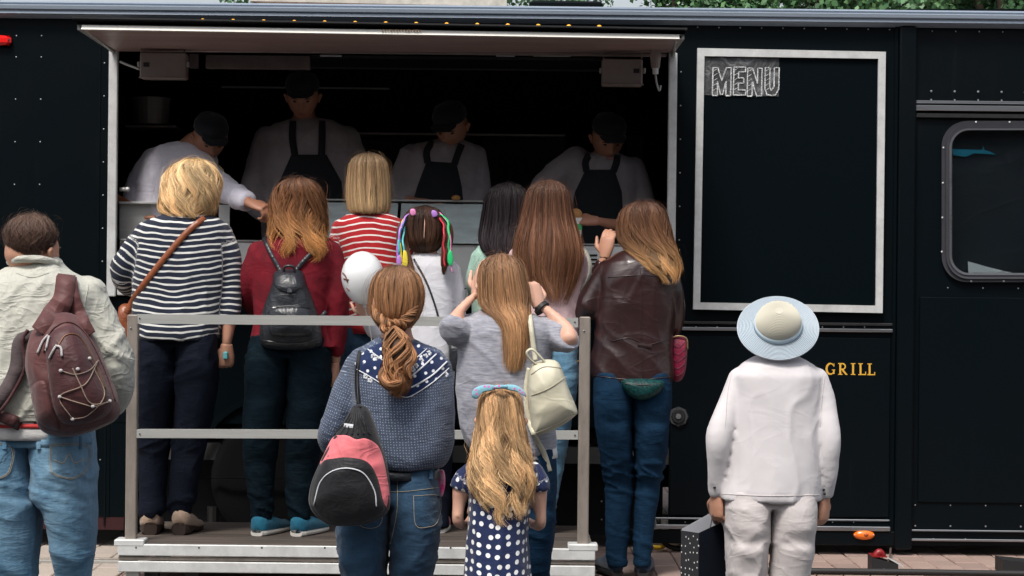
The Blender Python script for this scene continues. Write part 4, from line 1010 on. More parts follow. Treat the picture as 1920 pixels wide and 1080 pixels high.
def shoe(parent, name, px, py, d, L, w_, upper, sole, yaw=0, heel=0.0, z=None, h=.07):
    """shoe seen from behind: heel at (px, py bottom); toe points away, yaw turns the toe to the right"""
    h0 = P(px, py, d); 
    if z is None: z = h0[2]
    M = Matrix.Rotation(-yaw, 3, 'Z')
    def prof(ts, f_):
        R = []
        for t in ts:
            half = w_ / 2 * (0.72 + .36 * math.sin(min(1, t * 1.25) * math.pi * .62)) * (1 if t < .8 else math.sqrt(max(.03, 1 - ((t - .8) / .2) ** 2 * .9))) * (1 if t > .06 else .8)
            lo, hi = f_(t); ring = []
            for a in np.linspace(0, 2 * math.pi, 16, endpoint=False):
                ca, sa = math.cos(a), math.sin(a); zz = lo + (hi - lo) * (.5 + .5 * np.sign(sa) * abs(sa) ** .6); xx = half * np.sign(ca) * abs(ca) ** (.5 if sa < 0 else .8)
                v = M @ Vector((xx, t * L, zz)); ring.append((h0[0] + v.x, h0[1] - .02 + v.y, z + v.z))
            R.append(ring)
        return rings_to_mesh(np.array(R))
    ts = np.linspace(0, 1, 14)
    lift = lambda t: heel * max(0, 1 - t * 1.8)
    up = obj(name, prof(ts, lambda t: (.014 + lift(t), .02 + lift(t) + h * (1.0 if t < .35 else max(.42, 1 - (t - .35) * 1.35)))), upper, parent, smooth=True)
    obj('sole', (lambda g: (g[0] - h0 * 0, g[1]))(prof(ts, lambda t: (lift(t) if t > .25 else 0, .028 + lift(t)))), sole, parent, smooth=False)
    return up

def build_person(label, d, gz, torso, arms=(), legs=(), hips=None, head=None, skin=SKIN, top=None, bottom=None, folds=(), pfolds=(('crease', .006, 14), ('other', .003, 30)),
                 sleeves=None, hands=(), neck=.052, basex=None, voxel=.0088, sag=.01, top_name='shirt', bottom_name='trousers', hem=None, body_legs=True, tsub=None, group=None, pw=2.3, hsm=4):
    bx = P(basex or (torso[-1][1] + torso[-1][2]) / 2, 540, d)[0]
    t = thing('person', label, 'person', (bx, d, gz), group)
    g = {}
    A = [chain(a, d) for a in arms]
    # body: one mesh of skin
    hc, H, turn, tilt = head
    parts = [rings_to_mesh(rowrings([(r[0], r[1] + (r[2] - r[1]) * .1, r[2] - (r[2] - r[1]) * .1, r[3] * .82) + tuple(r[4:5]) for r in torso], d, 24))]
    tz = P((torso[0][1] + torso[0][2]) / 2, torso[0][0], d)
    parts.append(tube([tz - (0, 0, .06), (tz + hc) / 2 + (0, -.012, 0), np.array(hc) + (0, -.02, -H * .15)], [neck * 1.25, neck, neck * 1.02], 16, 8))
    for (pts, rs), a in zip(A, arms):
        skin_r = np.minimum(rs * .8, np.interp(np.linspace(0, 1, len(rs)), [0, .5, 1], [.047, .042, .028]) * (H / .23)); parts.append(tube(pts, skin_r, 12, round_ends=True))
    for l in legs:
        p_, r_ = chain(l, d); parts.append(tube(p_, r_ * .55, 12))
    V, f, _ = remesh(parts, .014, 3)
    hm, ey, lp = head_mesh(np.array(hc), H, turn, tilt)
    hg = []
    for h_ in hands: hg.append(hand_geo(*h_))
    allg = [(V, f), hm, ] + hg
    nb_ = sum(len(q[1]) for q in allg); J = join(allg + [ey, lp]); mi = [0] * nb_ + [1] * len(ey[1]) + [2] * len(lp[1])
    obj('body', J, [skin, EYE, LIP], t, smooth=True, matidx=mi)
    # bottom
    if bottom is not None:
        if len(legs) == 2:
            nl, nr_ = [], []
            for a, b2 in zip(*legs):
                lo, ro = a[0] - a[3], b2[0] + b2[3]; li, ri = a[0] + a[3], b2[0] - b2[3]
                if li > ri - 2:
                    m_ = (li + ri) / 2; li, ri = m_ - 1.0, m_ + 1.0
                nl.append(((lo + li) / 2, a[1], a[2], (li - lo) / 2)); nr_.append(((ri + ro) / 2, b2[1], b2[2], (ro - ri) / 2))
            legs = [nl, nr_]
        hips = list(hips); lr = hips[-1]; mm_ = F / d; nh_ = len(hips); ext_ = [[], []]; rmax = max(r[3] for r in hips)
        for s_i, l in enumerate(legs):
            la = np.array([(p[1], p[0] - p[3], p[0] + p[3], p[3] * fr(d)) for p in l]); o_ = la[:, 0].argsort(); la = la[o_]
            for t_, kk in ((.03, .93), (.07, .80), (.12, .62), (.18, .42), (.24, .2), (.28, .0)):
                py = hips[nh_ - 2][0] + t_ * mm_; xl_, xr_, rz_ = (np.interp(py, la[:, 0], la[:, i_]) for i_ in (1, 2, 3)); ext_[s_i].append((py, xl_ + .5, xr_ - .5, rz_ * .95 + (rmax - rz_) * kk))
        hips = hips[:-1]
        hv_ = []
        for s_i, l in enumerate(legs):
            hr = []
            for k_, r in enumerate(hips):
                c_ = (r[1] + r[2]) / 2; xx = (r[1], c_ + 1.5) if s_i == 0 else (c_ - 1.5, r[2]); hr.append((r[0], xx[0], xx[1], r[3]) + tuple(r[4:5]))
            hr += ext_[s_i]
            full = [(r[0], r[1] + 5, r[2] - 5, r[3] * .84) + tuple(r[4:5]) for r in hips[:max(2, len(hips) - 2)]]
            hv_.append(garment([rings_to_mesh(rowrings(hr, d, 32, pw=2.5)), rings_to_mesh(rowrings(full, d, 32, pw=2.2)), tube(*chain(l, d), 22)], hips, d, voxel=voxel, sm=hsm + 1, folds=pfolds))
        V, f = join([(h_[0], h_[1]) for h_ in hv_]); pu = np.vstack([h_[2] for h_ in hv_]); g['bottom'] = (V, f); g['bottom_o'] = obj(bottom_name, (V, f), bottom, t, smooth=True, attrs={'pu': pu})
    # top
    if top is not None:
        tb = [rings_to_mesh(rowrings(torso, d, 44, sub=tsub, pw=pw))]; sl = []
        for i, a in enumerate(arms):
            cut = 1.0 if sleeves is None else sleeves[i]; p_, r_ = chain(a, d, cut=cut); sl.append((p_, r_)); tb.append(tube(p_, r_, 18)); tb.append(ellipsoid(p_[0], (r_[0] * 1.02,) * 3, 16, 10))
        V, f, pu = garment(tb, torso, d, sl, voxel, hsm, folds, sag); g['top'] = (V, f); g['top_o'] = obj(top_name, (V, f), top, t, smooth=True, attrs={'pu': pu})
        g['b'] = bvh(g['top'], *( [g['bottom']] if 'bottom' in g else []))
    t_ = t; g['t'] = t_; g['arms'] = A
    return t_, g
def HC(px, pytop, d, H=.232, dy=0.0): # head centre from the top of the hair
    p = P(px, pytop, d); return p + (0, dy, -H / 2 - .012)
def hand_px(px, py, dy, d, dirv, back, L=.175, side=1, curl=.6, spread=.1): return (P(px, py, d) + (0, dy, 0), dirv, back, L, side, curl, spread)
# ------------------------------------------------------------------ cloths and hair colours
JEAN_L = denim("light_blue_denim", (.075, .19, .31), (.26, .42, .55), .35); JEAN_D = denim("dark_blue_denim", (.004, .020, .048), (.010, .042, .088), .4)
JEAN_M = denim("mid_blue_denim", (.016, .045, .09), (.045, .11, .19), .4); JEAN_P = denim("pale_blue_denim", (.08, .2, .32), (.2, .36, .48))
JEAN_T = denim("deep_teal_denim", (.0015, .007, .012), (.003, .013, .021), .4); NAVYP = cloth("navy_trouser_cloth", (.0025, .0045, .011), (.005, .0075, .017), rough=.8, sheen=.0, fold=.5, spec=.15)
H_BLOND = hairmat("blond_hair", (.42, .27, .12), (.72, .52, .29), (.62, .40, .19)); H_OMBRE = hairmat("ginger_ombre_hair", (.055, .025, .016), (.20, .085, .035), (.62, .30, .10))
H_DKBL = hairmat("dark_blond_hair", (.045, .03, .02), (.30, .19, .10), (.50, .34, .18)); H_BROWN = hairmat("brown_hair", (.06, .028, .018), (.15, .065, .035), (.20, .09, .045))
H_BLACK = hairmat("black_hair", (.012, .009, .010), (.018, .013, .016), (.03, .02, .024)); H_DBR = hairmat("dark_brown_hair", (.025, .012, .010), (.06, .028, .018), (.11, .05, .025))
H_LBR = hairmat("light_brown_hair", (.16, .085, .045), (.33, .175, .085), (.44, .24, .11)); H_AUB = hairmat("chestnut_hair", (.14, .075, .04), (.27, .135, .065), (.33, .155, .07))
H_CHILD = hairmat("honey_blond_hair", (.34, .19, .09), (.55, .35, .18), (.62, .42, .22)); H_MAN = hairmat("short_dark_brown_hair", (.10, .06, .042), (.075, .042, .03), (.06, .03, .022)); H_LEA = hairmat("brown_blond_ombre_hair", (.05, .022, .015), (.17, .08, .04), (.58, .33, .14))
BLACKC = cloth("black_nylon", (.010, .010, .013), rough=.6, scale=20); SOLEW, _, _ = principled("white_sole", (.65, .63, .58), .6)
STITCH, _, _ = principled("stitching", (.35, .3, .22), .8)

for m_ in (JEAN_T, JEAN_D):
    m_.node_tree.nodes['Principled BSDF'].inputs['Sheen Weight'].default_value = 0; m_.node_tree.nodes['Principled BSDF'].inputs['Specular IOR Level'].default_value = .12

# ================================================================== 1 man with the maroon rucksack
d = 6.8
KHAKI = cloth("pale_khaki_jacket", (.50, .50, .44), (.42, .42, .37), rough=.7, fold=1.5, foldscale=14)
tor = [(486, 32, 106, .07), (500, 18, 116, .085), (514, -8, 146, .11), (530, -44, 172, .135), (560, -78, 190, .15), (620, -86, 192, .165), (700, -80, 186, .17), (760, -74, 182, .17), (788, -66, 176, .16)]
arms = [[(-62, 556, 0, 38), (-92, 640, 0, 40), (-98, 705, .02, 38), (-70, 750, .16, 30), (-20, 750, .30, 24)],
        [(162, 556, 0, 38), (196, 640, 0, 41), (209, 705, .02, 39), (196, 752, .12, 31), (140, 752, .30, 24)]]
legs = [[(18, 920, 0, 66), (14, 1000, 0, 60), (14, 1080, 0, 55), (15, 1220, 0, 42), (16, 1395, .0, 36)],
        [(126, 920, 0, 56), (136, 1000, 0, 43), (137, 1080, -.0, 35), (138, 1220, 0, 36), (138, 1395, .0, 34)]]
hips = [(792, -52, 172, .14), (830, -57, 177, .15), (880, -58, 179, .155), (930, -55, 180, .15), (965, -45, 176, .13)]
man, g = build_person("man in pale khaki jacket and faded jeans with maroon rucksack at the left edge", d, -.3, tor, arms, legs, hips,
    head=(HC(61, 405, d, .232), .232, rad(32), 0), top=KHAKI, bottom=JEAN_L, top_name='jacket', bottom_name='jeans',
    folds=[('diag', .014, 8), ('diag2', .012, 9), ('drape', .010, 9)], pfolds=[('crease', (.004, .009, .02, .12, .62), 16), ('diag', .010, 9), ('drape', .006, 12)], sleeves=[1, 1],
    hands=[hand_px(140, 752, .30, d, (-1, .3, 0), (0, 1, .3), side=1), hand_px(-20, 752, .30, d, (1, .3, 0), (0, 1, .3), side=-1)])
jb = g['b']
obj('collar', tube([P(24, 492, d) + (0, -.03, 0), P(46, 487, d) + (0, -.082, 0), P(66, 486, d) + (0, -.09, 0), P(88, 487, d) + (0, -.082, 0), P(110, 494, d) + (0, -.03, 0)], [.016] * 5, 10, 24, flat=.8), KHAKI, man, smooth=True)
TEEW = stripes("white_tee_red_band", (.62, .62, .62), (.45, .03, .03), .4, .0)
obj('undershirt', rings_to_mesh(rowrings([(780, -54, 173, .145), (808, -55, 175, .152), (820, -54, 175, .154)], d, 40)), TEEW, man, smooth=True)
REDB, _, _ = principled("red_band", (.5, .04, .04), .8)
obj('undershirt_band', rings_to_mesh(rowrings([(789, -55.5, 174.5, .149), (797, -56, 175.5, .153)], d, 40)), REDB, man, smooth=True)
for pk in ([(93, 832), (165, 834), (164, 880), (140, 898), (120, 897), (94, 884)], [(-48, 832), (22, 833), (20, 884), (-8, 900), (-30, 898), (-48, 884)]):
    o = obj('pocket', decal(pk, d, jb, .001, .003, 48, 8, False), JEAN_L, man, smooth=False)
    q = np.array(pk, float); c = q.mean(0)
    for s_ in (.97, .90): obj('stitching', cord([tuple(c + (x - c) * s_) for x in list(q) + [q[0]]], .55, d, jb, .005, 60), STITCH, man)
obj('stitching', cord([(100, 862), (118, 868), (130, 852), (140, 868), (158, 860)], .9, d, jb, .005, 40), STITCH, man)
obj('waistband', strap([(-50, 826), (40, 832), (110, 831), (172, 824)], 16, d, jb, .001, .003, 40), JEAN_L, man, smooth=True)
for x in (72, 8, 150): obj('belt_loop', strap([(x, 818), (x, 842)], 8, d, jb, .004, .004, 8), JEAN_L, man)
hair(man, 'hair', [(403, 50, 76), (406, 26, 92), (416, 14, 104), (434, 6, 112), (450, 10, 108), (464, 15, 102, .108), (478, 22, 98, .092), (490, 32, 92, .074), (498, 42, 84, .062)], d, H_MAN, rad(32), 66, .32, n=3200, wave=(.14, 4), w=.0024, fly=.004, lenvar=.5, tipfray=.0, clump=150, lock=.5)
for px, yw in ((14, -.15), (138, .15)): shoe(man, 'shoe', px, 1409, d, .29, .105, BLACKC, SOLEW, yw, z=-.3)
for c in ([(166, 534), (158, 580), (160, 640), (158, 700)], [(-66, 536), (-56, 600), (-58, 680)], [(30, 512), (60, 520), (92, 512)]): obj('seam', cord(c, .9, d, jb, .001, 40), KHAKI, man, smooth=True)
# rucksack
MAR = cloth("maroon_nylon", (.115, .042, .040), (.075, .026, .027), rough=.55, fold=.7, foldscale=14, scale=5); MARD = cloth("dark_maroon_nylon", (.07, .022, .024), rough=.5); MESH = cloth("grey_strap_mesh", (.10, .075, .08), rough=.9, weave=300)
rk = thing('rucksack', "maroon hiking rucksack with elastic cords and grey zip pulls on the man's back", 'rucksack', P(130, 700, d - .3))
db = d - .20
body = pillow([(62, 622), (100, 590), (140, 590), (176, 632), (200, 690), (222, 748), (222, 782), (190, 802), (140, 818), (98, 816), (74, 796), (62, 740), (50, 680)], db, .13, .06, 64, 16, 3.2, .006, 1)
obj('main_bag', body, MAR, rk, smooth=True); rb = bvh(body)
pk = decal([(88, 640), (118, 612), (150, 622), (184, 690), (208, 752), (196, 780), (150, 796), (112, 788), (94, 730)], db, rb, .001, .012, 56, 10, True, .025)
obj('front_pocket', pk, MARD, rk, smooth=True); rb2 = bvh(body, pk)
obj('side_pocket', decal([(58, 728), (84, 716), (98, 770), (110, 806), (80, 798), (66, 776)], db, rb, .001, .008, 40, 7, True, .01), MAR, rk, smooth=True)
obj('zip', cord([(82, 660), (96, 620), (130, 604), (164, 630), (196, 694), (216, 752)], 1.6, db, rb, .002, 50), MARD, rk, smooth=True)
obj('zip', cord([(108, 650), (124, 628), (150, 632), (176, 676), (198, 730)], 1.3, db, rb2, .002, 44), metal("brass_zip", (.22, .10, .05), .5, .4), rk, smooth=True)
CORDM = cloth("beige_cord", (.30, .22, .17), rough=.7, weave=900); GREYP, _, _ = principled("grey_pull", (.42, .40, .40), .6)
for c in ([(114, 695), (140, 702), (168, 694), (184, 676)], [(184, 676), (160, 720), (112, 744), (136, 786)], [(112, 744), (150, 756), (178, 762), (206, 752)], [(136, 786), (166, 778), (196, 740), (176, 690)], [(136, 690), (150, 720), (170, 756), (206, 754)]):
    obj('elastic_cord', cord(c, 1.1, db, rb2, .004, 40), CORDM, rk, smooth=True)
for x, y in ((114, 695), (146, 692), (112, 744), (136, 786), (174, 762), (206, 752), (168, 672)):
    h_ = hit(rb2, x, y, db, .005); h_ = P(x, y, db - .12) if h_ is None else h_
    obj('cord_lock', ellipsoid(h_, (.007, .006, .006), 8, 6), GREYP, rk)
for c in ([(90, 628), (80, 640), (70, 662)], [(92, 630), (88, 646), (86, 658)], [(104, 650), (98, 660), (92, 672)], [(104, 648), (114, 652), (116, 668)]):
    obj('zip_pull', cord(c, 2.3, db, rb2, .006, 16, 8), GREYP, rk, smooth=True)
# wide shoulder straps and handle opening
jbb = bvh(g['top'])
obj('shoulder_strap', strap([(124, 514), (118, 560), (100, 590), (74, 624)], [36, 38, 44, 36], d, bvh(g['top'], body), .004, .012, 36), MAR, rk, smooth=True)
obj('shoulder_strap', strap([(132, 520), (136, 560), (150, 600), (170, 628)], [24, 30, 34, 22], d, bvh(g['top'], body), .004, .012, 36), MAR, rk, smooth=True)
obj('shoulder_strap', strap([(64, 628), (36, 640), (30, 690), (12, 730), (-20, 775)], [20, 22, 26, 26, 24], d, jbb, .01, .012, 40), MESH, rk, smooth=True)
obj('strap_edge', strap([(52, 618), (42, 640), (46, 690), (22, 740), (-8, 782)], [6] * 5, d, jbb, .022, .006, 40), MARD, rk, smooth=True)
obj('hip_strap', strap([(72, 800), (40, 796), (0, 780), (-40, 776)], [28, 26, 22, 20], d, jbb, .008, .010, 30), MARD, rk, smooth=True)

# ================================================================== 2 woman in the striped jumper
d = 8.85
STN = stripes("navy_white_stripe", (.010, .016, .036), (.62, .62, .60), .0262, .30, var=.3, fold=.5, foldscale=10)
tor = [(398, 330, 392, .06), (404, 302, 400, .085), (416, 272, 422, .11), (436, 256, 434, .125), (470, 250, 436, .135), (510, 250, 432, .14), (550, 250, 426, .14), (600, 248, 420, .158), (625, 250, 414, .168), (637, 256, 408, .168)]
arms = [[(276, 440, 0, 25), (250, 475, 0, 27), (231, 508, .02, 26), (232, 530, .10, 22), (262, 545, .28, 16)], [(412, 440, 0, 25), (427, 480, 0, 26), (432, 530, 0, 23), (431, 586, -.01, 21), (428, 625, -.02, 15), (426, 650, -.02, 12)]]
legs = [[(296, 735, 0, 42), (291, 800, 0, 37), (289, 870, 0, 32), (286, 940, 0, 25), (286, 968, 0, 22)], [(364, 735, 0, 44), (356, 800, 0, 38), (347, 870, 0, 33), (340, 940, 0, 25), (338, 968, 0, 22)]]
hips = [(612, 258, 410, .13), (650, 254, 412, .145), (690, 253, 411, .15), (730, 254, 408, .145), (758, 262, 400, .12)]
p2, g = build_person("woman in navy and white striped jumper with short blond hair on the platform", d, DK, tor, arms, legs, hips,
    head=(HC(360, 302, d, .225), .225, rad(35), rad(8)), skin=SKIN, top=STN, bottom=NAVYP, top_name='striped_jumper', folds=[('drape', .009, 10), ('crease', .004, 20)], pfolds=[('drape', .012, 8), ('crease', (.001, .016, .24, .30, .62, .9), 15)],
    sleeves=[1, .70], hands=[hand_px(426, 650, -.02, d, (-.06, .1, -1), (.35, -1, 0), .17, 1, 1.1), hand_px(262, 545, .28, d, (1, .4, 0), (0, 0, 1), .17, 1)], neck=.05, sag=.016)
hair(p2, 'hair', [(300, 344, 386), (303, 330, 398), (314, 314, 410), (335, 305, 416), (360, 302, 415), (382, 301, 409), (398, 304, 402), (408, 318, 396)], d, H_BLOND, rad(35), 50, .34, n=2600, wave=(.28, 1.7), curl=.07, w=.0034, fly=.006, lenvar=.22, tipfray=.12, clump=46, lock=.7, seed=2, capend=.8)
SHB = cloth("beige_suede", (.42, .30, .22), rough=.8); SHK, _, _ = principled("dark_brown_heel", (.03, .018, .014), .5)
for px, yw in ((283, -.12), (337, .12)): shoe(p2, 'shoe', px, 1003, d - .03, .25, .10, SHB, SHK, yw, .028, z=DK, h=.062)
tag(obj('smartphone', box(*(lambda c: (c[0] - .006, c[0] + .014, c[1] - .05, c[1] + .05, c[2] - .02, c[2] + .012))(P(424, 664, d) + (0, -.01, 0)), .003), principled("teal_case", (.1, .35, .38), .4)[0]), "small teal phone held in the striped woman's lowered hand", 'phone')
LEB = cloth("tan_leather", (.26, .075, .028), (.2, .055, .02), rough=.4, sheen=0, spec=.5)
cb_ = thing('crossbody_bag', "small tan leather crossbody bag at the striped woman's left hip", 'handbag', P(232, 600, d))
obj('strap', strap([(384, 408), (350, 436), (300, 494), (256, 552), (236, 588)], 11.5, d, g['b'], .003, .004, 50), LEB, cb_, smooth=True)
bg_ = pillow([(224, 575), (246, 572), (252, 600), (250, 640), (232, 646), (222, 620)], d + .02, .05, .05, 40, 8, 4); obj('bag_body', bg_, LEB, cb_, smooth=True)
obj('buckle', ellipsoid(P(238, 580, d - .05), (.012, .006, .012), 10, 6), metal("gold_metal", (.6, .4, .15), .3), cb_)

# ================================================================== 3 woman in dark red velvet jacket
VEL = cloth("dark_red_velvet", (.17, .004, .014), (.08, .002, .007), rough=.85, sheen=.08, fold=.5, foldscale=14); VEL.node_tree.nodes["Principled BSDF"].inputs['Sheen Tint'].default_value = (.6, .05, .08, 1)
tor = [(436, 535, 592, .06), (444, 508, 612, .085), (458, 480, 632, .11), (490, 470, 634, .12), (540, 474, 622, .125), (600, 476, 616, .13), (638, 468, 624, .14), (650, 472, 632, .14)]
arms = [[(486, 476, 0, 23), (470, 520, .0, 22), (466, 560, .05, 20), (486, 590, .18, 17), (510, 590, .30, 13)], [(618, 476, 0, 24), (631, 525, 0, 24), (634, 580, 0, 22), (630, 640, .02, 19), (628, 672, .03, 13), (627, 684, .03, 11)]]
legs = [[(500, 745, 0, 42), (490, 810, 0, 36), (487, 870, 0, 31), (489, 930, 0, 24), (491, 976, 0, 19)], [(580, 745, 0, 42), (572, 810, 0, 37), (565, 870, 0, 31), (561, 930, 0, 25), (560, 976, 0, 20)]]
hips = [(628, 472, 616, .125), (670, 462, 622, .145), (710, 459, 622, .15), (745, 460, 618, .14), (775, 470, 606, .11)]
p3, g = build_person("woman in dark red velvet jacket with ginger tipped hair on the platform", d, DK, tor, arms, legs, hips,
    head=(HC(562, 336, d, .225), .225, rad(10), 0), skin=SKIN, top=VEL, bottom=JEAN_T, top_name='velvet_jacket', bottom_name='jeans', folds=[('drape', .007, 12), ('diag', .005, 14)], pfolds=[('crease', (.002, .010, .24, .32, .62, .95), 20), ('diag', .005, 12)], sleeves=[1, .80],
    hands=[hand_px(627, 686, .03, d, (0, .1, -1), (1, -.3, 0), .16, -1, .9), hand_px(510, 590, .3, d, (1, .3, .3), (0, 0, 1), .16, 1)])
hair(p3, 'hair', [(335, 545, 580), (339, 528, 595), (352, 516, 604), (375, 508, 610), (400, 505, 612), (425, 505, 614, .09, -.02), (448, 507, 616, .07, -.06), (468, 512, 616, .05, -.085), (488, 535, 604, .035, -.10)], d, H_OMBRE, rad(10), 50, .3, n=2400, wave=(.35, 1.8), curl=.10, w=.0032, fly=.007, lenvar=.6, tipfray=.12, clump=30, seed=3, capend=.6)
BLS = cloth("blue_suede", (.015, .15, .24), (.01, .10, .17), rough=.85)
for px, yw in ((482, .35), (556, .35)): shoe(p3, 'trainer', px, 1008, d - .03, .27, .10, BLS, SOLEW, yw, z=DK, h=.065)
BLL = cloth("black_leather", (.014, .016, .022), (.02, .024, .03), rough=.38, sheen=0, spec=.6, fold=.8, foldscale=18)
bk = thing('leather_backpack', "small black leather backpack with front pocket on the dark red velvet jacket", 'backpack', P(543, 600, d - .2))
db = d - .13
body = pillow([(520, 512), (562, 512), (580, 545), (596, 590), (604, 632), (594, 652), (546, 657), (498, 652), (487, 632), (492, 586), (506, 545)], db, .085, .05, 60, 14, 3.0, .004, 2); obj('main_bag', body, BLL, bk, smooth=True); bb_ = bvh(body)
obj('flap', decal([(518, 508), (564, 508), (570, 536), (543, 548), (514, 536)], db, bb_, .002, .008, 40, 7, True, .01), BLL, bk, smooth=True)
obj('front_pocket', decal([(508, 580), (580, 580), (586, 618), (570, 630), (520, 630), (504, 618)], db, bb_, .001, .010, 44, 7, True, .012), BLL, bk, smooth=True)
obj('zip', cord([(510, 576), (545, 574), (580, 577)], 1.3, db, bb_, .002, 30), CHROME_DARK, bk); obj('seam', cord([(492, 638), (546, 644), (602, 636)], 1.0, db, bb_, .002, 30), BLL, bk)
obj('zip_pull', ellipsoid(P(514, 577, db - .088), (.010, .004, .004), 8, 5), STEEL, bk); obj('buckle_strap', strap([(543, 516), (543, 548)], 9, db, bb_, .012, .004, 10), BLL, bk)
bt = bvh(g['top'], body)
for c in ([(494, 446), (508, 476), (526, 508), (534, 518)], [(600, 462), (580, 478), (560, 500), (550, 516)], [(598, 600), (606, 590), (612, 584)]): obj('shoulder_strap', strap(c, 8, d, bt, .004, .006, 24), BLL, bk, smooth=True)
obj('handle', tube([P(532, 512, db - .03), P(534, 500, db - .04), P(550, 500, db - .04), P(553, 512, db - .03)], [.006] * 4, 8, 14), BLL, bk, smooth=True)

# ================================================================== 4 woman in red and white stripes
d = 9.15
STR = stripes("red_white_stripe", (.42, .012, .018), (.72, .68, .66), .0285, .24, var=.25, fold=.35)
tor = [(398, 668, 725, .055), (404, 648, 742, .08), (418, 628, 755, .10), (450, 630, 760, .115), (500, 640, 756, .12), (560, 648, 748, .12), (600, 645, 744, .125), (622, 643, 742, .125)]
arms = [[(641, 430, 0, 20), (634, 470, .02, 20), (634, 500, .12, 18), (655, 515, .28, 13)], [(742, 428, 0, 20), (756, 470, .02, 20), (752, 505, .12, 18), (735, 515, .28, 13)]]
legs = [[(668, 740, 0, 36), (666, 830, 0, 29), (666, 920, 0, 23), (667, 975, 0, 19)], [(718, 740, 0, 36), (716, 830, 0, 29), (714, 920, 0, 23), (713, 975, 0, 19)]]
hips = [(612, 643, 740, .11), (650, 638, 742, .135), (700, 636, 744, .14), (745, 640, 740, .12), (770, 650, 730, .1)]
p4, g = build_person("woman in red and white striped top with straight dark blond bob beside the counter", d, DK, tor, arms, legs, hips,
    head=(HC(692, 290, d, .225), .225, 0, 0), top=STR, bottom=JEAN_M, top_name='striped_top', bottom_name='jeans', folds=[('drape', .004, 14), ('diag', .004, 12)], hands=[hand_px(655, 515, .28, d, (1, .5, 0), (0, 0, 1), .16, 1), hand_px(735, 515, .28, d, (-1, .5, 0), (0, 0, 1), .16, -1)], sag=-.012)
REDC = cloth("red_hem", (.40, .012, .018)); obj('hem_band', rings_to_mesh(rowrings([(602, 644, 744, .127), (625, 642, 743, .131)], d, 36)), REDC, p4, smooth=True)
hair(p4, 'hair', [(288, 678, 704), (292, 664, 718), (305, 655, 726), (330, 651, 730), (360, 649, 732), (385, 651, 732), (398, 656, 728), (403, 664, 722)], d, H_DKBL, 0, 52, .3, n=2300, wave=(.04, 1), w=.003, fly=.002, lenvar=.06, tipfray=.02, clump=70, lock=.4, seed=4)
for px in (667, 713): shoe(p4, 'shoe', px, 992, d, .24, .085, BLACKC, SOLEW, 0, z=DK)

# ================================================================== 5 girl with ribboned pigtails
d = 9.0
WHT = cloth("white_grey_jersey", (.62, .62, .66), (.56, .56, .60), fold=.6, foldscale=11)
tor = [(476, 775, 826, .055), (484, 760, 842, .08), (500, 750, 854, .10), (540, 752, 858, .11), (600, 756, 856, .115), (660, 752, 856, .125), (720, 756, 852, .125), (740, 760, 848, .12)]
arms = [[(762, 508, 0, 19), (748, 550, -.03, 18), (730, 605, -.08, 16), (708, 622, -.16, 13), (694, 600, -.22, 11), (692, 590, -.23, 9)], [(846, 508, 0, 19), (855, 560, 0, 18), (857, 615, .03, 16), (850, 650, .10, 13), (838, 670, .16, 11)]]
legs = [[(782, 800, 0, 26), (782, 880, 0, 22), (783, 960, 0, 17), (783, 990, 0, 16)], [(826, 800, 0, 26), (826, 880, 0, 22), (826, 960, 0, 17), (826, 990, 0, 16)]]
hips = [(720, 760, 850, .115), (760, 758, 850, .12), (800, 760, 848, .11), (825, 764, 842, .09)]
p5, g = build_person("girl in white top with dark pigtails braided with rainbow ribbons on the platform", d, DK, tor, arms, legs, hips,
    head=(HC(795, 386, d, .212), .212, 0, rad(-3)), skin=SKIN_L, top=WHT, bottom=NAVYP, top_name='jersey_top', bottom_name='leggings', folds=[('drape', .007, 10), ('diag', .005, 12)], sleeves=[.85, .9],
    hands=[hand_px(692, 590, -.23, d, (-.25, -.1, 1), (0, -1, 0), .14, -1, 1.1), hand_px(838, 670, .16, d, (-.5, .5, -.6), (0, -1, 0), .14, -1)], neck=.043)
hair(p5, 'hair', [(388, 782, 812), (391, 768, 824), (400, 757, 834), (420, 751, 840), (440, 752, 839), (458, 762, 830), (472, 776, 818), (482, 788, 806)], d, H_DBR, 0, 55, .36, n=1500, wave=(.03, 1), w=.0026, fly=.001, lenvar=.12, clump=40, seed=5)
scp = obj('parting', tube([P(797, 390, d - .06), P(797, 402, d - .098), P(796, 425, d - .112), P(795, 448, d - .104)], [.0022] * 4, 8, 20, flat=.6), SKIN_L, p5, smooth=True)
strand_rope(p5, 'pigtail', [P(766, 408, d - .05), P(754, 430, d - .08), P(756, 465, d - .10), P(766, 500, d - .13), P(782, 545, d - .13)], [.014, .022, .024, .022, .006], H_DBR, 240, seed=1, wav=.12)
strand_rope(p5, 'pigtail', [P(826, 408, d - .05), P(840, 430, d - .08), P(838, 460, d - .10), P(834, 490, d - .12), P(832, 515, d - .12)], [.014, .022, .023, .018, .006], H_DBR, 220, seed=2, wav=.12)
rib = {}
for nm, c in (("purple", (.42, .2, .62)), ("yellow", (.75, .6, .05)), ("blue", (.05, .3, .6)), ("green", (.02, .5, .16)), ("red", (.65, .03, .06)), ("cyan", (.1, .5, .55)), ("pink", (.75, .25, .5))): rib[nm] = principled(nm + "_ribbon", c, .5)[0]
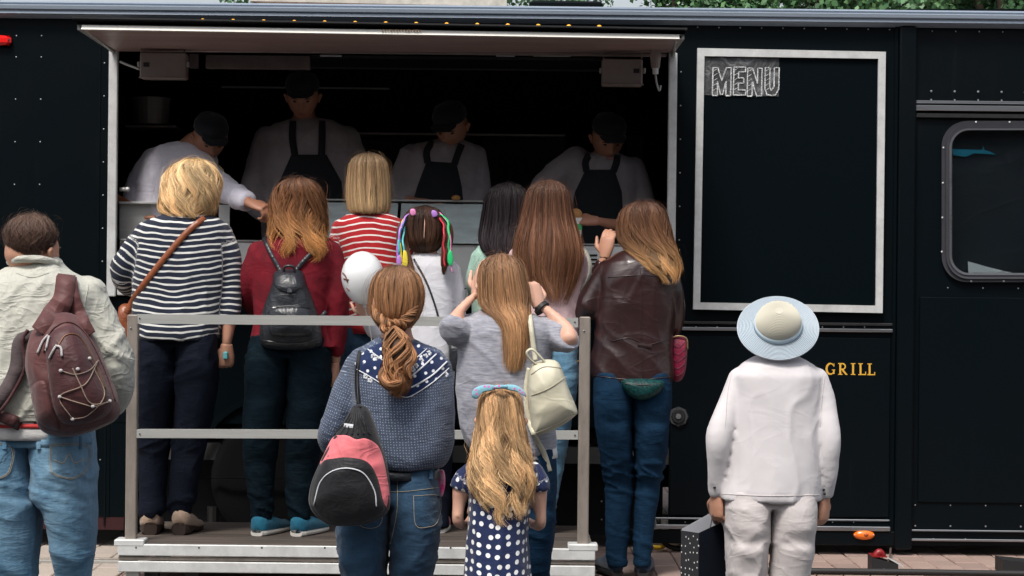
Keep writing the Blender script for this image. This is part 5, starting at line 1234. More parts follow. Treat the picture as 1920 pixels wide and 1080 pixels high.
for nm, c, w_ in (("purple", [(772, 397), (758, 410), (748, 440), (745, 480), (748, 500)], 4), ("yellow", [(770, 396), (753, 420), (750, 460), (756, 500), (762, 508)], 4), ("blue", [(768, 400), (752, 430), (748, 470), (752, 490)], 3.5), ("cyan", [(766, 402), (756, 440), (758, 480), (764, 498)], 3.5),
                  ("green", [(822, 400), (838, 412), (842, 440), (842, 470), (846, 496)], 4.5), ("red", [(820, 402), (832, 424), (832, 460), (834, 500)], 3.5), ("pink", [(824, 398), (840, 420), (846, 470), (848, 512)], 3)):
    q = catmull(c, 30); W3 = np.array([P(x + .8 * math.sin(i * .9), y, d - .05 - .10 * min(1, i / 14)) for i, (x, y) in enumerate(q)]); obj(nm + '_ribbon', tube(W3, np.full(30, w_ * fr(d) / 2), 8, flat=.45), rib[nm], p5, smooth=True)
for nm, pts in (("purple", [(742, 482), (752, 478), (756, 492), (748, 502), (741, 494)]), ("yellow", [(754, 470), (764, 472), (768, 494), (760, 504), (752, 490)]), ("green", [(838, 472), (848, 470), (853, 488), (846, 500), (836, 490)]), ("pink", [(768, 392), (780, 392), (783, 402), (772, 405), (766, 399)]), ("purple", [(808, 394), (820, 396), (824, 404), (812, 408), (806, 401)]), ("cyan", [(744, 450), (750, 452), (752, 470), (746, 474)])):
    cp_ = np.mean(pts, 0); pts = [tuple(cp_ + (np.array(x_) - cp_) * (.62, .95)) for x_ in pts]
    obj('ribbon_bow' if pts[0][1] < 420 else 'ribbon_end', pillow(pts, d - .155 if pts[0][1] > 420 else d - .10, .004, .004, 24, 6), rib[nm], p5, smooth=True)
for px in (783, 826): shoe(p5, 'shoe', px, 998, d, .22, .078, principled("pink_shoe", (.55, .2, .25), .6)[0], SOLEW, 0, z=DK, h=.06)
sp = thing('shoulder_bag', "small black bag on a long thin strap across the pigtailed girl's back", 'handbag', P(845, 680, d))
obj('strap', cord([(776, 486), (800, 530), (818, 580), (828, 620), (846, 652)], 2.0, d, g['b'], .003, 40), BLL, sp, smooth=True)
obj('bag_body', pillow([(842, 644), (862, 646), (866, 690), (846, 692)], d - .10, .03, .03, 28, 6, 4), BLL, sp, smooth=True)
# balloon
BAL, nt_, b_ = principled("pearl_white_rubber", (.74, .75, .76), .22, 0, .5); b_.inputs['Subsurface Weight'].default_value = .15; b_.inputs['Subsurface Radius'].default_value = (.05, .05, .05); b_.inputs['Coat Weight'].default_value = .4
dbn = 8.66; R = []; a = np.linspace(0, 2 * math.pi, 40, endpoint=False)
for t in np.linspace(.03, math.pi, 30):
    r = math.sin(t) * 40.5 * fr(dbn) * (1 - .10 * max(0, -math.cos(t)) ** 0 * (1 if math.cos(t) < 0 else 0) * abs(math.cos(t))) + .0; z = 49 * math.cos(t) * (1.0 if math.cos(t) > 0 else 1.06)
    c = P(680, 520 - z, dbn); R.append(np.column_stack([c[0] + max(r, .004) * np.cos(a), c[1] + max(r, .004) * np.sin(a), np.full(40, c[2])]))
bal = thing('balloon', "pearly white balloon held up behind the red striped top", 'balloon', P(690, 575, dbn)); obj('skin', rings_to_mesh(np.array(R)), BAL, bal, smooth=True)
obj('knot', tube([P(683, 570, dbn), P(684, 577, dbn)], [.004, .009], 10), BAL, bal, smooth=True); obj('string', tube([P(684, 577, dbn), P(690, 600, dbn), P(697, 640, dbn + .02), P(698, 690, dbn + .02)], [.0016] * 4, 6, 24), SOLEW, bal, smooth=True)
DBR, _, _ = principled("brown_print", (.12, .05, .04), .5)
bb_ = bvh(rings_to_mesh(np.array(R)))
for c in ([(643, 512), (648, 518), (652, 530)], [(645, 523), (654, 525)], [(650, 540), (655, 545)]): obj('print_mark', cord(c, 1.6, dbn, bb_, .0005, 12), DBR, bal)

# ================================================================== 6 woman in mint
d = 9.3
MINT = cloth("mint_cloth", (.42, .66, .56), (.36, .58, .50))
tor = [(452, 915, 965, .055), (460, 898, 982, .085), (476, 886, 990, .11), (520, 882, 990, .12), (580, 884, 988, .12), (640, 884, 988, .125)]
arms = [[(900, 485, 0, 19), (892, 530, .02, 19), (900, 565, .16, 15), (925, 570, .3, 12)], [(976, 485, 0, 19), (984, 530, .02, 19), (976, 565, .16, 15), (955, 570, .3, 12)]]
legs = [[(912, 760, 0, 32), (914, 850, 0, 26), (915, 975, 0, 17)], [(960, 760, 0, 32), (958, 850, 0, 26), (956, 975, 0, 17)]]
hips = [(625, 886, 986, .115), (700, 884, 988, .135), (770, 892, 980, .11)]
p6, g = build_person("woman with long black hair in a mint green top at the counter", d, DK, tor, arms, legs, hips, head=(HC(950, 346, d, .225), .225, rad(5), 0), top=MINT, bottom=JEAN_T, top_name='mint_top', bottom_name='jeans', folds=[('drape', .006, 10)], voxel=.01,
    hands=[hand_px(925, 570, .3, d, (1, .5, 0), (0, 0, 1), .16, 1)])
hair(p6, 'hair', [(345, 938, 970), (350, 922, 984), (366, 910, 992), (395, 905, 996), (425, 900, 998), (455, 900, 992, .06, -.07), (478, 912, 980, .04, -.10), (492, 925, 972, .03, -.11)], d, H_BLACK, 0, 50, .28, n=1500, wave=(.08, 1), w=.003, fly=.006, clump=40, seed=6)
for px in (915, 956): shoe(p6, 'shoe', px, 988, d, .23, .082, BLACKC, SOLEW, 0, z=DK)

# ================================================================== 7 woman in pink with long brown hair
d = 9.0
PINK = cloth("pale_pink_cloth", (.66, .46, .47), (.58, .40, .42), fold=.7, foldscale=12)
tor = [(450, 1000, 1052, .055), (458, 975, 1076, .085), (474, 955, 1094, .11), (520, 958, 1098, .12), (570, 968, 1094, .12), (610, 974, 1088, .12), (632, 978, 1084, .12)]
arms = [[(972, 486, 0, 19), (962, 530, .02, 18), (975, 560, .18, 14), (1000, 560, .32, 11)], [(1083, 486, 0, 20), (1094, 530, .02, 19), (1084, 566, .15, 15), (1066, 560, .3, 11)]]
legs = [[(1004, 750, 0, 33), (1000, 830, 0, 27), (998, 920, 0, 21), (998, 985, 0, 17)], [(1044, 750, 0, 34), (1038, 830, 0, 28), (1028, 920, 0, 21), (1020, 985, 0, 17)]]
hips = [(625, 980, 1082, .115), (660, 978, 1083, .14), (710, 978, 1084, .145), (750, 980, 1080, .13), (780, 984, 1072, .1)]
p7, g = build_person("woman in pale pink top with very long straight brown hair on the platform", d, DK, tor, arms, legs, hips, head=(HC(1028, 342, d, .225), .225, rad(12), 0), top=PINK, bottom=JEAN_P, top_name='pink_top', bottom_name='jeans', folds=[('drape', .006, 12), ('diag', .006, 12)],
    hands=[hand_px(1066, 560, .3, d, (-1, .6, .2), (0, 0, 1), .16, -1)])
hair(p7, 'hair', [(340, 1012, 1046), (344, 998, 1060), (358, 988, 1068), (385, 982, 1072), (415, 976, 1078), (445, 968, 1086, .085, -.05), (480, 964, 1090, .06, -.09), (520, 976, 1080, .045, -.10), (550, 1000, 1068, .035, -.11), (574, 1022, 1056, .025, -.12)], d, H_BROWN, rad(12), 50, .22, n=2600, wave=(.07, 1.2), w=.0028, fly=.010, lenvar=.4, tipfray=.08, clump=70, lock=.6, seed=7, capend=.75)
hb = thing('shoulder_bag_strap', "pale grey green bag strap looped over the pink woman's right shoulder", 'bag strap', P(1098, 500, d))
obj('strap', tube([P(1072, 462, d - .02), P(1094, 466, d - .06), P(1106, 492, d - .10), P(1104, 520, d - .10), P(1090, 548, d - .06)], [.011] * 5, 10, 26, flat=.35), cloth("grey_green_strap", (.36, .36, .30)), hb, smooth=True)
for px in (998, 1020): shoe(p7, 'shoe', px, 1000, d, .23, .08, SOLEW, SOLEW, 0, z=DK)

# ================================================================== 8 woman in the brown leather jacket
d = 8.93
LJ = cloth("dark_brown_leather", (.030, .010, .010), (.020, .007, .007), rough=.34, sheen=0, spec=.6, fold=.45, foldscale=10); LJ.node_tree.nodes["Principled BSDF"].inputs['Coat Weight'].default_value = .15
tor = [(470, 1172, 1240, .06), (478, 1152, 1256, .085), (492, 1132, 1266, .11), (520, 1120, 1270, .125), (570, 1116, 1266, .13), (620, 1116, 1262, .13), (670, 1108, 1262, .14), (700, 1106, 1264, .145), (716, 1112, 1260, .145)]
arms = [[(1142, 512, 0, 25), (1118, 545, .0, 25), (1098, 582, .0, 23), (1098, 560, .10, 19), (1124, 512, .14, 15), (1136, 482, .13, 11)], [(1250, 512, 0, 24), (1262, 560, .0, 22), (1262, 612, .06, 20), (1246, 650, .18, 17), (1225, 650, .28, 13)]]
legs = [[(1152, 775, 0, 40), (1156, 840, 0, 34), (1163, 905, 0, 28), (1158, 975, 0, 24), (1157, 1062, 0, 18)], [(1217, 775, 0, 40), (1218, 840, 0, 33), (1214, 905, 0, 26), (1208, 975, 0, 21), (1203, 1062, 0, 16)]]
hips = [(696, 1112, 1258, .13), (730, 1112, 1259, .15), (765, 1113, 1258, .15), (790, 1115, 1255, .13), (812, 1122, 1246, .1)]
p8, g = build_person("woman in dark brown leather jacket and skinny jeans standing just right of the railing", d, 0.0, tor, arms, legs, hips, head=(HC(1205, 382, d, .228), .228, rad(-42), rad(5)), top=LJ, bottom=JEAN_D, top_name='leather_jacket', bottom_name='jeans',
    folds=[('diag', .007, 6), ('drape', .006, 8)], pfolds=[('crease', (.003, .012, .12, .42, .47), 22), ('diag', .004, 12)], sleeves=[.93, 1], hands=[hand_px(1137, 478, .13, d, (.15, .1, 1), (-.5, -1, 0), .165, -1, .45), hand_px(1225, 650, .28, d, (-1, .3, 0), (0, -1, 0), .16, 1)])
hair(p8, 'hair', [(379, 1190, 1222), (383, 1174, 1238), (396, 1162, 1250), (420, 1156, 1256), (445, 1158, 1260), (468, 1170, 1266, .09, -.03), (490, 1190, 1270, .06, -.07), (510, 1214, 1272, .04, -.095), (530, 1238, 1268, .025, -.10)], d, H_LEA, rad(-42), 52, .3, n=2400, wave=(.30, 1.7), curl=.09, w=.0032, fly=.007, lenvar=.55, tipfray=.1, clump=30, seed=8, capend=.78)
for c in ([(1146, 640), (1180, 634), (1215, 646), (1250, 636)], [(1200, 500), (1204, 560), (1202, 640), (1206, 712)], [(1140, 520), (1200, 516), (1256, 520)], [(1110, 704), (1190, 712), (1262, 706)]): obj('seam', cord(c, .9, d, g['b'], .0015, 40), LJ, p8, smooth=True)
obj('belt_tab', strap([(1196, 646), (1222, 650)], 7, d, g['b'], .002, .004, 10), LJ, p8)
for px, yw in ((1157, -.25), (1205, .1)): shoe(p8, 'shoe', px, 1078, d, .25, .085, cloth("navy_suede_shoe", (.012, .03, .06)), BLK, yw, z=0, h=.07)
SEQP = cloth("crimson_sequins", (.26, .006, .04), (.10, .002, .02), rough=.5, scale=60, spec=.4); SEQT = cloth("teal_sequins", (.002, .010, .013), (.004, .07, .065), rough=.5, scale=90, spec=.25, sheen=0)
sg = thing('sequin_pouch', "crimson quilted sequin pouch hanging at the leather jacket woman's right hip", 'handbag', P(1272, 672, d))
pb = pillow([(1256, 634), (1284, 632), (1289, 642), (1286, 690), (1278, 712), (1264, 714), (1256, 690)], d + .03, .04, .03, 40, 8, 3.4); obj('pouch', pb, SEQP, sg, smooth=True); obj('frame', tube([P(1258, 634, d - .0), P(1272, 630, d - .0), P(1287, 635, d - .0), P(1289, 655, d - .0)], [.004] * 4, 8, 16), metal("gilt", (.5, .36, .2), .35), sg, smooth=True)
bm = bvh(pb)
for i in range(5): obj('quilt_seam', cord([(1258, 644 + i * 14), (1272, 652 + i * 13), (1286, 640 + i * 13)], .8, d + .03, bm, .001, 14), principled("dark_crimson", (.1, .004, .02), .5)[0], sg)
bb2 = thing('belt_bag', "dark teal sequin belt bag hanging below the leather jacket hem", 'belt bag', P(1205, 730, d - .17)); obj('pouch', pillow([(1168, 712), (1242, 714), (1234, 738), (1205, 750), (1178, 740)], d - .15, .05, .03, 40, 8, 3), SEQT, bb2, smooth=True); obj('zip', tube([P(1172, 719, d - .185), P(1205, 722, d - .198), P(1238, 720, d - .185)], [.003] * 3, 6, 14), BLK, bb2)

# ================================================================== 9 woman with braided ponytail
d = 6.7
BLOUSE = dots("blue_dotted_blouse", (.075, .10, .16), (.27, .31, .39), .0090, .19, .25, var=.35, fold=.8, foldscale=12)
YOKE = dots("navy_yoke_print", (.008, .022, .085), (.70, .72, .76), .031, .17, .25, var=.2, fold=.3)
tor = [(634, 712, 778, .055), (644, 690, 800, .085), (658, 664, 828, .115), (680, 652, 844, .135), (720, 654, 850, .15), (780, 660, 851, .16), (830, 668, 852, .165), (852, 676, 846, .165), (866, 688, 838, .158), (876, 700, 828, .145)]
arms = [[(676, 690, 0, 32), (652, 740, 0, 32), (632, 790, 0, 30), (618, 826, .03, 27), (634, 842, .12, 22), (664, 845, .24, 16)], [(822, 690, 0, 26), (826, 750, .0, 26), (824, 812, .03, 26), (810, 850, .14, 20), (790, 848, .26, 15)]]
legs = [[(682, 1010, 0, 52), (683, 1080, 0, 42), (688, 1200, 0, 32), (690, 1300, 0, 29), (692, 1415, 0, 21)], [(776, 1010, 0, 50), (770, 1080, 0, 40), (766, 1200, 0, 31), (765, 1300, 0, 28), (764, 1415, 0, 21)]]
hips = [(872, 668, 820, .125), (900, 655, 822, .14), (940, 642, 826, .16), (980, 634, 828, .165), (1015, 632, 826, .155), (1045, 640, 816, .12)]
p9, g = build_person("woman in blue dotted blouse with navy yoke and braided ponytail in the foreground", d, -.3, tor, arms, legs, hips, head=(HC(743, 502, d, .228), .228, rad(25), 0), top=BLOUSE, bottom=JEAN_M, top_name='blouse', bottom_name='jeans',
    folds=[('drape', .010, 10), ('drape', .005, 24), ('diag', .005, 12)], pfolds=[('crease', (.003, .008, .62, .45), 20), ('diag', .006, 12), ('diag2', .005, 13)], hands=[hand_px(664, 845, .24, d, (1, .3, .3), (0, 1, 0), .165, 1), hand_px(790, 848, .26, d, (-1, .4, 0), (0, 1, 0), .165, -1)], neck=.048)
gb = g['b']; yk = decal([(668, 676), (690, 654), (722, 641), (770, 641), (806, 650), (838, 672), (843, 688), (808, 720), (772, 744), (752, 745), (736, 738), (700, 712), (666, 694)], d, gb, .0005, .002, 72, 14)
ykc = (yk[0][:, 0] - P(755, 690, d)[0]); o = obj('yoke', yk, YOKE, p9, smooth=True, attrs={'pu': np.column_stack([ykc + .3 * yk[0][:, 2], yk[0][:, 2] - .3 * ykc, ykc * 0])})
WPR, _, _ = principled("white_print", (.66, .68, .72), .85)
for c, r in (([(690, 655), (716, 674), (740, 690)], 1.2), ([(838, 678), (810, 704), (776, 724), (760, 728)], 1.6), ([(818, 664), (790, 690), (762, 712)], 1.5), ([(800, 654), (780, 672), (764, 688)], 1.0), ([(668, 692), (700, 710), (738, 736), (756, 744), (772, 742), (810, 718), (842, 690)], 1.0)): obj('white_piping', cord(c, r, d, gb, .003, 40, 6), WPR, p9, smooth=True)
for x, y in ((700, 668), (708, 673), (798, 668), (790, 676), (804, 662), (780, 686), (774, 693), (686, 706), (694, 713), (836, 702)):
    h_ = hit(gb, x, y, d, .003)
    if h_ is not None:
        q = [ellipsoid(h_ + np.array((math.cos(k * 1.257) * .0055, 0, math.sin(k * 1.257) * .0055)), (.004, .0015, .004), 8, 5) for k in range(5)]; obj('printed_flower', join(q), WPR, p9)
obj('belt', rings_to_mesh(rowrings([(874, 664, 823, .131), (894, 656, 826, .146)], d, 44)), BLL, p9, smooth=True)
for x in (745, 700, 808): obj('belt_loop', strap([(x, 872), (x, 898)], 7, d, bvh(g['bottom']), .010, .004, 8), JEAN_M, p9)
pb_ = bvh(g['bottom'])
for pk in ([(774, 928), (826, 930), (822, 978), (800, 990), (778, 984)], [(672, 930), (716, 930), (716, 980), (694, 992), (670, 980)]):
    obj('pocket', decal(pk, d, pb_, .0005, .003, 40, 7, False), JEAN_M, p9); q = np.array(pk, float); c = q.mean(0); obj('stitching', cord([tuple(c + (x - c) * .95) for x in list(q) + [q[0]]], .5, d, pb_, .004, 60), STITCH, p9)
obj('stitching', cord([(660, 916), (745, 922), (824, 914)], .5, d, pb_, .002, 50), STITCH, p9); obj('stitching', cord([(745, 900), (744, 960), (732, 1020)], .6, d, pb_, .002, 30), STITCH, p9)
hair(p9, 'hair', [(500, 728, 762), (504, 712, 778), (518, 699, 790), (545, 692, 796), (572, 692, 794), (594, 698, 786), (610, 708, 774), (620, 718, 762)], d, H_AUB, rad(25), 58, .42, n=2700, wave=(.05, 1), w=.0026, fly=.002, lenvar=.05, clump=60, seed=9)
for s_ in (0, 1): strand_rope(p9, 'hair_braid', [P(780 if s_ else 700, 575, d - (.06 if s_ else .05)), P(766 if s_ else 712, 596, d - .10), P(745 if s_ else 728, 608, d - .125), P(736, 614, d - .125)], [.012, .017, .016, .010], H_AUB, 130, seed=11 + s_, twist=1.5, v0=.5)
for k in range(9):
    a_ = k / 9 * 2 * math.pi; pts = [P(737 + 19 * math.cos(a_ + t) , 613 + 9 * math.sin(a_ + t), d - .125 + .022 * math.sin((a_ + t) * 2) - .01 * (k % 2)) for t in (0, .45, .9, 1.3)]; strand_rope(p9, 'plait_loop', pts, [.006, .012, .012, .006], H_AUB, 60, seed=30 + k, twist=1, v0=.6)
strand_rope(p9, 'ponytail', [P(737, 618, d - .14), P(742, 640, d - .165), P(746, 665, d - .18), P(741, 692, d - .185), P(748, 718, d - .18), P(738, 742, d - .175)], [.022, .044, .052, .045, .036, .012], H_AUB, 900, seed=21, twist=.35, wav=.5, fly=.25, w=.003, v0=.35)
strand_rope(p9, 'hair_curl', [P(722, 684, d - .20), P(716, 706, d - .22), P(730, 722, d - .235), P(752, 716, d - .23), P(748, 700, d - .23)], [.006, .014, .016, .014, .005], H_AUB, 120, seed=22, wav=.2, v0=.7)
strand_rope(p9, 'hair_curl', [P(764, 640, d - .17), P(774, 668, d - .20), P(762, 690, d - .225), P(770, 712, d - .22)], [.006, .014, .015, .005], H_AUB, 120, seed=23, wav=.2, v0=.6)
for px, yw in ((692, -.1), (764, .1)): shoe(p9, 'shoe', px, 1426, d, .25, .09, BLACKC, SOLEW, yw, z=-.3)
# drawstring bag
CORAL = cloth("coral_pink_nylon", (.78, .20, .22), (.68, .15, .18), rough=.7, fold=.9, foldscale=12, scale=6)
bg2 = thing('drawstring_bag', "black and coral pink drawstring bag hanging at the ponytailed woman's left side", 'drawstring bag', P(660, 900, d - .3)); db = d - .26
body = pillow([(662, 762), (680, 760), (694, 772), (712, 822), (728, 880), (732, 940), (722, 966), (690, 982), (650, 986), (612, 982), (582, 952), (582, 912), (600, 866), (622, 826), (648, 784)], db, .085, .06, 72, 16, 2.6, .006, 3)
obj('main_bag', body, BLACKC, bg2, smooth=True); bb_ = bvh(body)
ck = decal([(624, 820), (640, 816), (652, 817), (668, 824), (684, 822), (702, 830), (714, 846), (724, 884), (731, 932), (728, 956), (716, 930), (704, 890), (688, 866), (655, 858), (625, 862), (600, 872), (608, 850)], db, bb_, .0005, .002, 80, 12)
obj('coral_panel', ck, CORAL, bg2, smooth=True)
lp_ = decal([(603, 868), (625, 860), (655, 858), (688, 866), (706, 892), (716, 930), (720, 958), (690, 978), (650, 983), (612, 978), (586, 950), (586, 912)], db, bb_, .002, .004, 64, 12, True, .012); obj('lower_pocket', lp_, BLACKC, bg2, smooth=True)
obj('white_piping', cord([(588, 948), (600, 905), (622, 884), (652, 878), (682, 888), (702, 920), (706, 950)], 1.3, db, bvh(body, lp_), .002, 60), WPR, bg2, smooth=True)
obj('white_tab', strap([(645, 797), (662, 799)], 7, db, bb_, .002, .003, 10), WPR, bg2)
for k in range(7): obj('gathered_fold', cord([(668 + (k - 3) * 1.4, 762), (664 + (k - 3) * 5, 790), (660 + (k - 3) * 11, 815)], 2.4, db, bb_, -.001, 24, 8), BLACKC, bg2, smooth=True)
bt = bvh(g['top'], body)
for dx in (0, 5): obj('cord', cord([(673 + dx * .4, 658), (667 + dx, 700), (668 + dx, 740), (672 + dx * .6, 764)], 2.4, d, bt, .004, 40), BLACKC, bg2, smooth=True)
obj('cord_end', tube([P(676, 770, db - .09), P(684, 790, db - .1), P(688, 812, db - .1)], [.003] * 3, 6, 12), BLACKC, bg2)
pkb = thing('keyring_pouch', "tiny bright pink patterned pouch dangling by the ponytailed woman's right hip", 'pouch', P(826, 905, d)); obj('pouch', pillow([(820, 884), (832, 882), (835, 905), (830, 930), (822, 928), (819, 905)], d + .05, .02, .02, 28, 6, 4), cloth("hot_pink_print", (.75, .02, .25), (.7, .45, .5), scale=50), pkb, smooth=True); obj('loop', tube([P(824, 885, d + .05), P(822, 876, d + .05), P(828, 878, d + .05)], [.002] * 3, 6, 8), BLACKC, pkb)

# ================================================================== 10 girl in the grey tee with raised hands
d = 7.4
GREY = cloth("grey_marl_jersey", (.36, .36, .40), (.20, .21, .26), rough=.9, scale=70, sx=(.35, .35, 2.2), fold=.8, foldscale=10)
tor = [(582, 908, 982, .05), (590, 888, 1004, .075), (602, 866, 1034, .105), (622, 856, 1046, .125), (660, 858, 1034, .135), (710, 858, 1028, .14), (760, 858, 1034, .145), (800, 862, 1040, .15), (830, 872, 1044, .15), (850, 890, 1042, .145)]
arms = [[(882, 618, 0, 27), (862, 622, -.05, 29), (850, 612, -.09, 26), (860, 588, -.05, 15), (878, 566, -.02, 12), (895, 550, .02, 10)], [(1028, 620, 0, 28), (1054, 632, -.04, 28), (1066, 634, -.08, 24), (1060, 612, -.05, 15), (1034, 588, -.02, 13), (1010, 572, .02, 10)]]
legs = [[(936, 970, 0, 42), (938, 1060, 0, 32), (940, 1180, 0, 24), (942, 1320, 0, 19)], [(1004, 970, 0, 40), (1003, 1060, 0, 29), (1001, 1180, 0, 23), (1000, 1320, 0, 19)]]
hips = [(835, 900, 1040, .12), (870, 896, 1043, .14), (910, 896, 1044, .145), (950, 898, 1042, .13), (985, 904, 1034, .11)]
p10, g = build_person("girl in loose grey marl tee with both hands raised to her long light brown hair", d, -.3, tor, arms, legs, hips, head=(HC(940, 480, d, .222), .222, 0, rad(-4)), skin=SKIN_L, top=GREY, bottom=JEAN_D, top_name='grey_tee', bottom_name='jeans',
    folds=[('drape', .010, 8), ('diag', .007, 9), ('other', .004, 18)], sleeves=[.50, .47], hands=[hand_px(896, 549, .02, d, (.25, .25, 1), (-.55, -.8, 0), .165, -1, .25, .1), hand_px(1009, 571, .02, d, (-.3, .25, 1), (.6, -.8, 0), .16, 1, .95)], voxel=.0085)
obj('white_vest', rings_to_mesh(rowrings([(838, 905, 1044, .125), (856, 904, 1046, .145)], d, 40)), cloth("white_vest_cloth", (.68, .68, .68)), p10, smooth=True)
hair(p10, 'hair', [(478, 925, 956), (482, 910, 970), (498, 899, 982), (525, 896, 988), (555, 896, 994), (574, 902, 992, .09, -.02), (594, 926, 992, .055, -.08), (618, 942, 988, .035, -.11), (660, 946, 984, .026, -.125), (694, 950, 974, .016, -.13)], d, H_LBR, 0, 50, .24, n=2700, wave=(.10, 1.2), w=.003, fly=.008, lenvar=.3, tipfray=.06, clump=60, lock=.6, seed=10, capend=.8)
wt = obj('wristwatch', tube([P(1013, 575, d + .01), P(1018, 580, d + .005)], [.030, .031], 16), BLK, p10); 
CREAM = cloth("cream_leather", (.60, .57, .44), (.52, .49, .37), rough=.45, sheen=0, spec=.5, fold=.7, foldscale=8, scale=3)
cb2 = thing('cream_backpack', "cream leather backpack hanging from one long strap on the grey tee girl's back", 'backpack', P(1030, 745, d - .2)); db = d - .17
body = pillow([(994, 690), (1006, 678), (1032, 674), (1050, 684), (1066, 728), (1082, 768), (1078, 780), (1050, 800), (1008, 818), (998, 812), (994, 780), (990, 730)], db, .075, .05, 60, 14, 3.2, .004, 4); obj('main_bag', body, CREAM, cb2, smooth=True); bb_ = bvh(body)
for c in ([(996, 742), (1030, 728), (1062, 706)], [(996, 702), (1020, 688), (1052, 690)], [(1004, 812), (1044, 796), (1078, 774)]): obj('seam', cord(c, .9, db, bb_, .001, 30), principled("cream_seam", (.38, .35, .26), .6)[0], cb2)
obj('handle', tube([P(1006, 684, db - .03), P(992, 672, db - .04), P(988, 660, db - .045), P(998, 655, db - .045), P(1012, 668, db - .04), P(1022, 680, db - .03)], [.007] * 6, 8, 26, flat=.6), CREAM, cb2, smooth=True)
bt = bvh(g['top'], body)
obj('shoulder_strap', strap([(989, 562), (994, 600), (999, 640), (1004, 676)], [9, 9, 9, 9], d, bt, .02, .005, 40), CREAM, cb2, smooth=True)
obj('shoulder_strap', strap([(992, 690), (986, 730), (990, 780), (1004, 820), (1020, 850), (1030, 884)], [9, 9, 10, 10, 10, 11], d, bt, .006, .006, 44), CREAM, cb2, smooth=True)
for px in (942, 1000): shoe(p10, 'shoe', px, 1342, d, .24, .085, SOLEW, SOLEW, 0, z=-.3)

# ================================================================== 11 little girl in the polka dot dress
d = 6.55
DOT = dots("navy_polka_dress", (.010, .020, .075), (.72, .73, .74), .030, .25, .35, var=.2, fold=.5)
tor = [(858, 912, 972, .045), (866, 892, 992, .07), (878, 876, 1008, .085), (900, 876, 1004, .095), (935, 880, 996, .10), (980, 878, 990, .105), (1020, 874, 990, .12), (1080, 870, 994, .145), (1150, 864, 1000, .165), (1215, 858, 1006, .18)]
arms = [[(886, 888, 0, 23), (870, 906, 0, 25), (864, 924, 0, 22), (860, 950, -.0, 16), (858, 978, .0, 15), (872, 990, .10, 12), (884, 975, .18, 10)], [(998, 888, 0, 23), (1008, 908, 0, 24), (1010, 926, 0, 22), (1013, 955, 0, 16), (1014, 984, .01, 15), (998, 990, .12, 12), (984, 984, .20, 10)]]
legs = [[(906, 1215, 0, 26), (908, 1300, 0, 19), (908, 1420, 0, 13)], [(958, 1215, 0, 26), (956, 1300, 0, 19), (956, 1420, 0, 13)]]
p11, g = build_person("little girl in navy polka dot dress with long wavy honey blond hair", d, -.3, tor, arms, legs, None, head=(HC(940, 728, d, .205, -.0), .205, 0, 0), skin=SKIN_L, top=DOT, bottom=None, top_name='polka_dot_dress', folds=[('drape', .008, 12), ('other', .003, 25)], sleeves=[.36, .36],
    hands=[hand_px(884, 972, .18, d, (.3, .6, .6), (-.5, -1, 0), .12, 1, .8), hand_px(984, 984, .20, d, (-.8, .5, .1), (0, -1, 0), .12, -1, .8)], neck=.035, voxel=.007)
hair(p11, 'hair', [(725, 925, 952), (729, 912, 964), (744, 900, 976), (770, 896, 981), (800, 893, 984), (830, 888, 988), (865, 882, 996, .085, -.03), (895, 882, 1000, .065, -.06), (925, 892, 994, .05, -.075), (955, 910, 988, .035, -.085), (980, 930, 980, .02, -.09)], d, H_CHILD, 0, 50, .2, n=2300, wave=(.24, 3.2), curl=.15, w=.0028, fly=.006, lenvar=.5, tipfray=.06, clump=34, seed=12, capend=.62)
BOWM = dots("blue_bow_print", (.24, .50, .60), (.6, .15, .4), .02, .2, .9)
bw = []
bw.append(pillow([(884, 742), (890, 728), (912, 721), (930, 724), (928, 731), (906, 736), (894, 748)], d - .07, .008, .008, 30, 6)); bw.append(pillow([(945, 722), (966, 722), (982, 732), (986, 744), (970, 735), (948, 730)], d - .07, .008, .008, 30, 6)); bw.append(tube([P(925, 727, d - .085), P(938, 725, d - .10), P(950, 726, d - .085)], [.006, .007, .006], 10, 8))
bg_ = join(bw); obj('hair_bow', bg_, BOWM, p11, smooth=True, attrs={'pu': np.column_stack([bg_[0][:, 0], bg_[0][:, 2], bg_[0][:, 1] * 0])})
for px in (908, 956): shoe(p11, 'shoe', px, 1440, d, .19, .072, principled("blue_shoe", (.03, .08, .2), .6)[0], SOLEW, 0, z=-.3, h=.05)

# ================================================================== 12 woman in white with the sun hat
d = 7.8
LINEN = cloth("white_linen", (.63, .605, .62), (.59, .565, .58), rough=.85, fold=.4, foldscale=7); LINEN2 = cloth("off_white_cotton", (.58, .54, .535), (.52, .48, .475), rough=.9, fold=.8, foldscale=11)
tor = [(662, 1434, 1482, .055), (670, 1412, 1502, .08), (682, 1391, 1523, .105), (704, 1373, 1541, .125), (740, 1374, 1540, .13), (800, 1370, 1538, .135), (870, 1362, 1538, .145), (920, 1352, 1538, .15), (936, 1350, 1538, .15)]
arms = [[(1388, 712, 0, 24), (1368, 755, -.02, 23), (1348, 805, -.05, 25), (1343, 832, -.06, 23), (1342, 874, -.04, 17), (1343, 922, .0, 15), (1343, 932, .0, 12)], [(1530, 712, 0, 24), (1544, 762, -.02, 22), (1552, 820, -.05, 22), (1550, 870, -.04, 18), (1547, 925, .0, 16), (1546, 938, 0, 12)]]
legs = [[(1405, 1000, 0, 46), (1402, 1080, 0, 41), (1402, 1160, 0, 38), (1404, 1260, 0, 36), (1405, 1288, 0, 36)], [(1484, 1000, 0, 46), (1478, 1080, 0, 41), (1477, 1160, 0, 38), (1476, 1260, 0, 36), (1475, 1288, 0, 36)]]
hips = [(915, 1362, 1530, .13), (950, 1358, 1532, .15), (985, 1358, 1530, .15), (1010, 1362, 1526, .13), (1030, 1370, 1516, .1)]
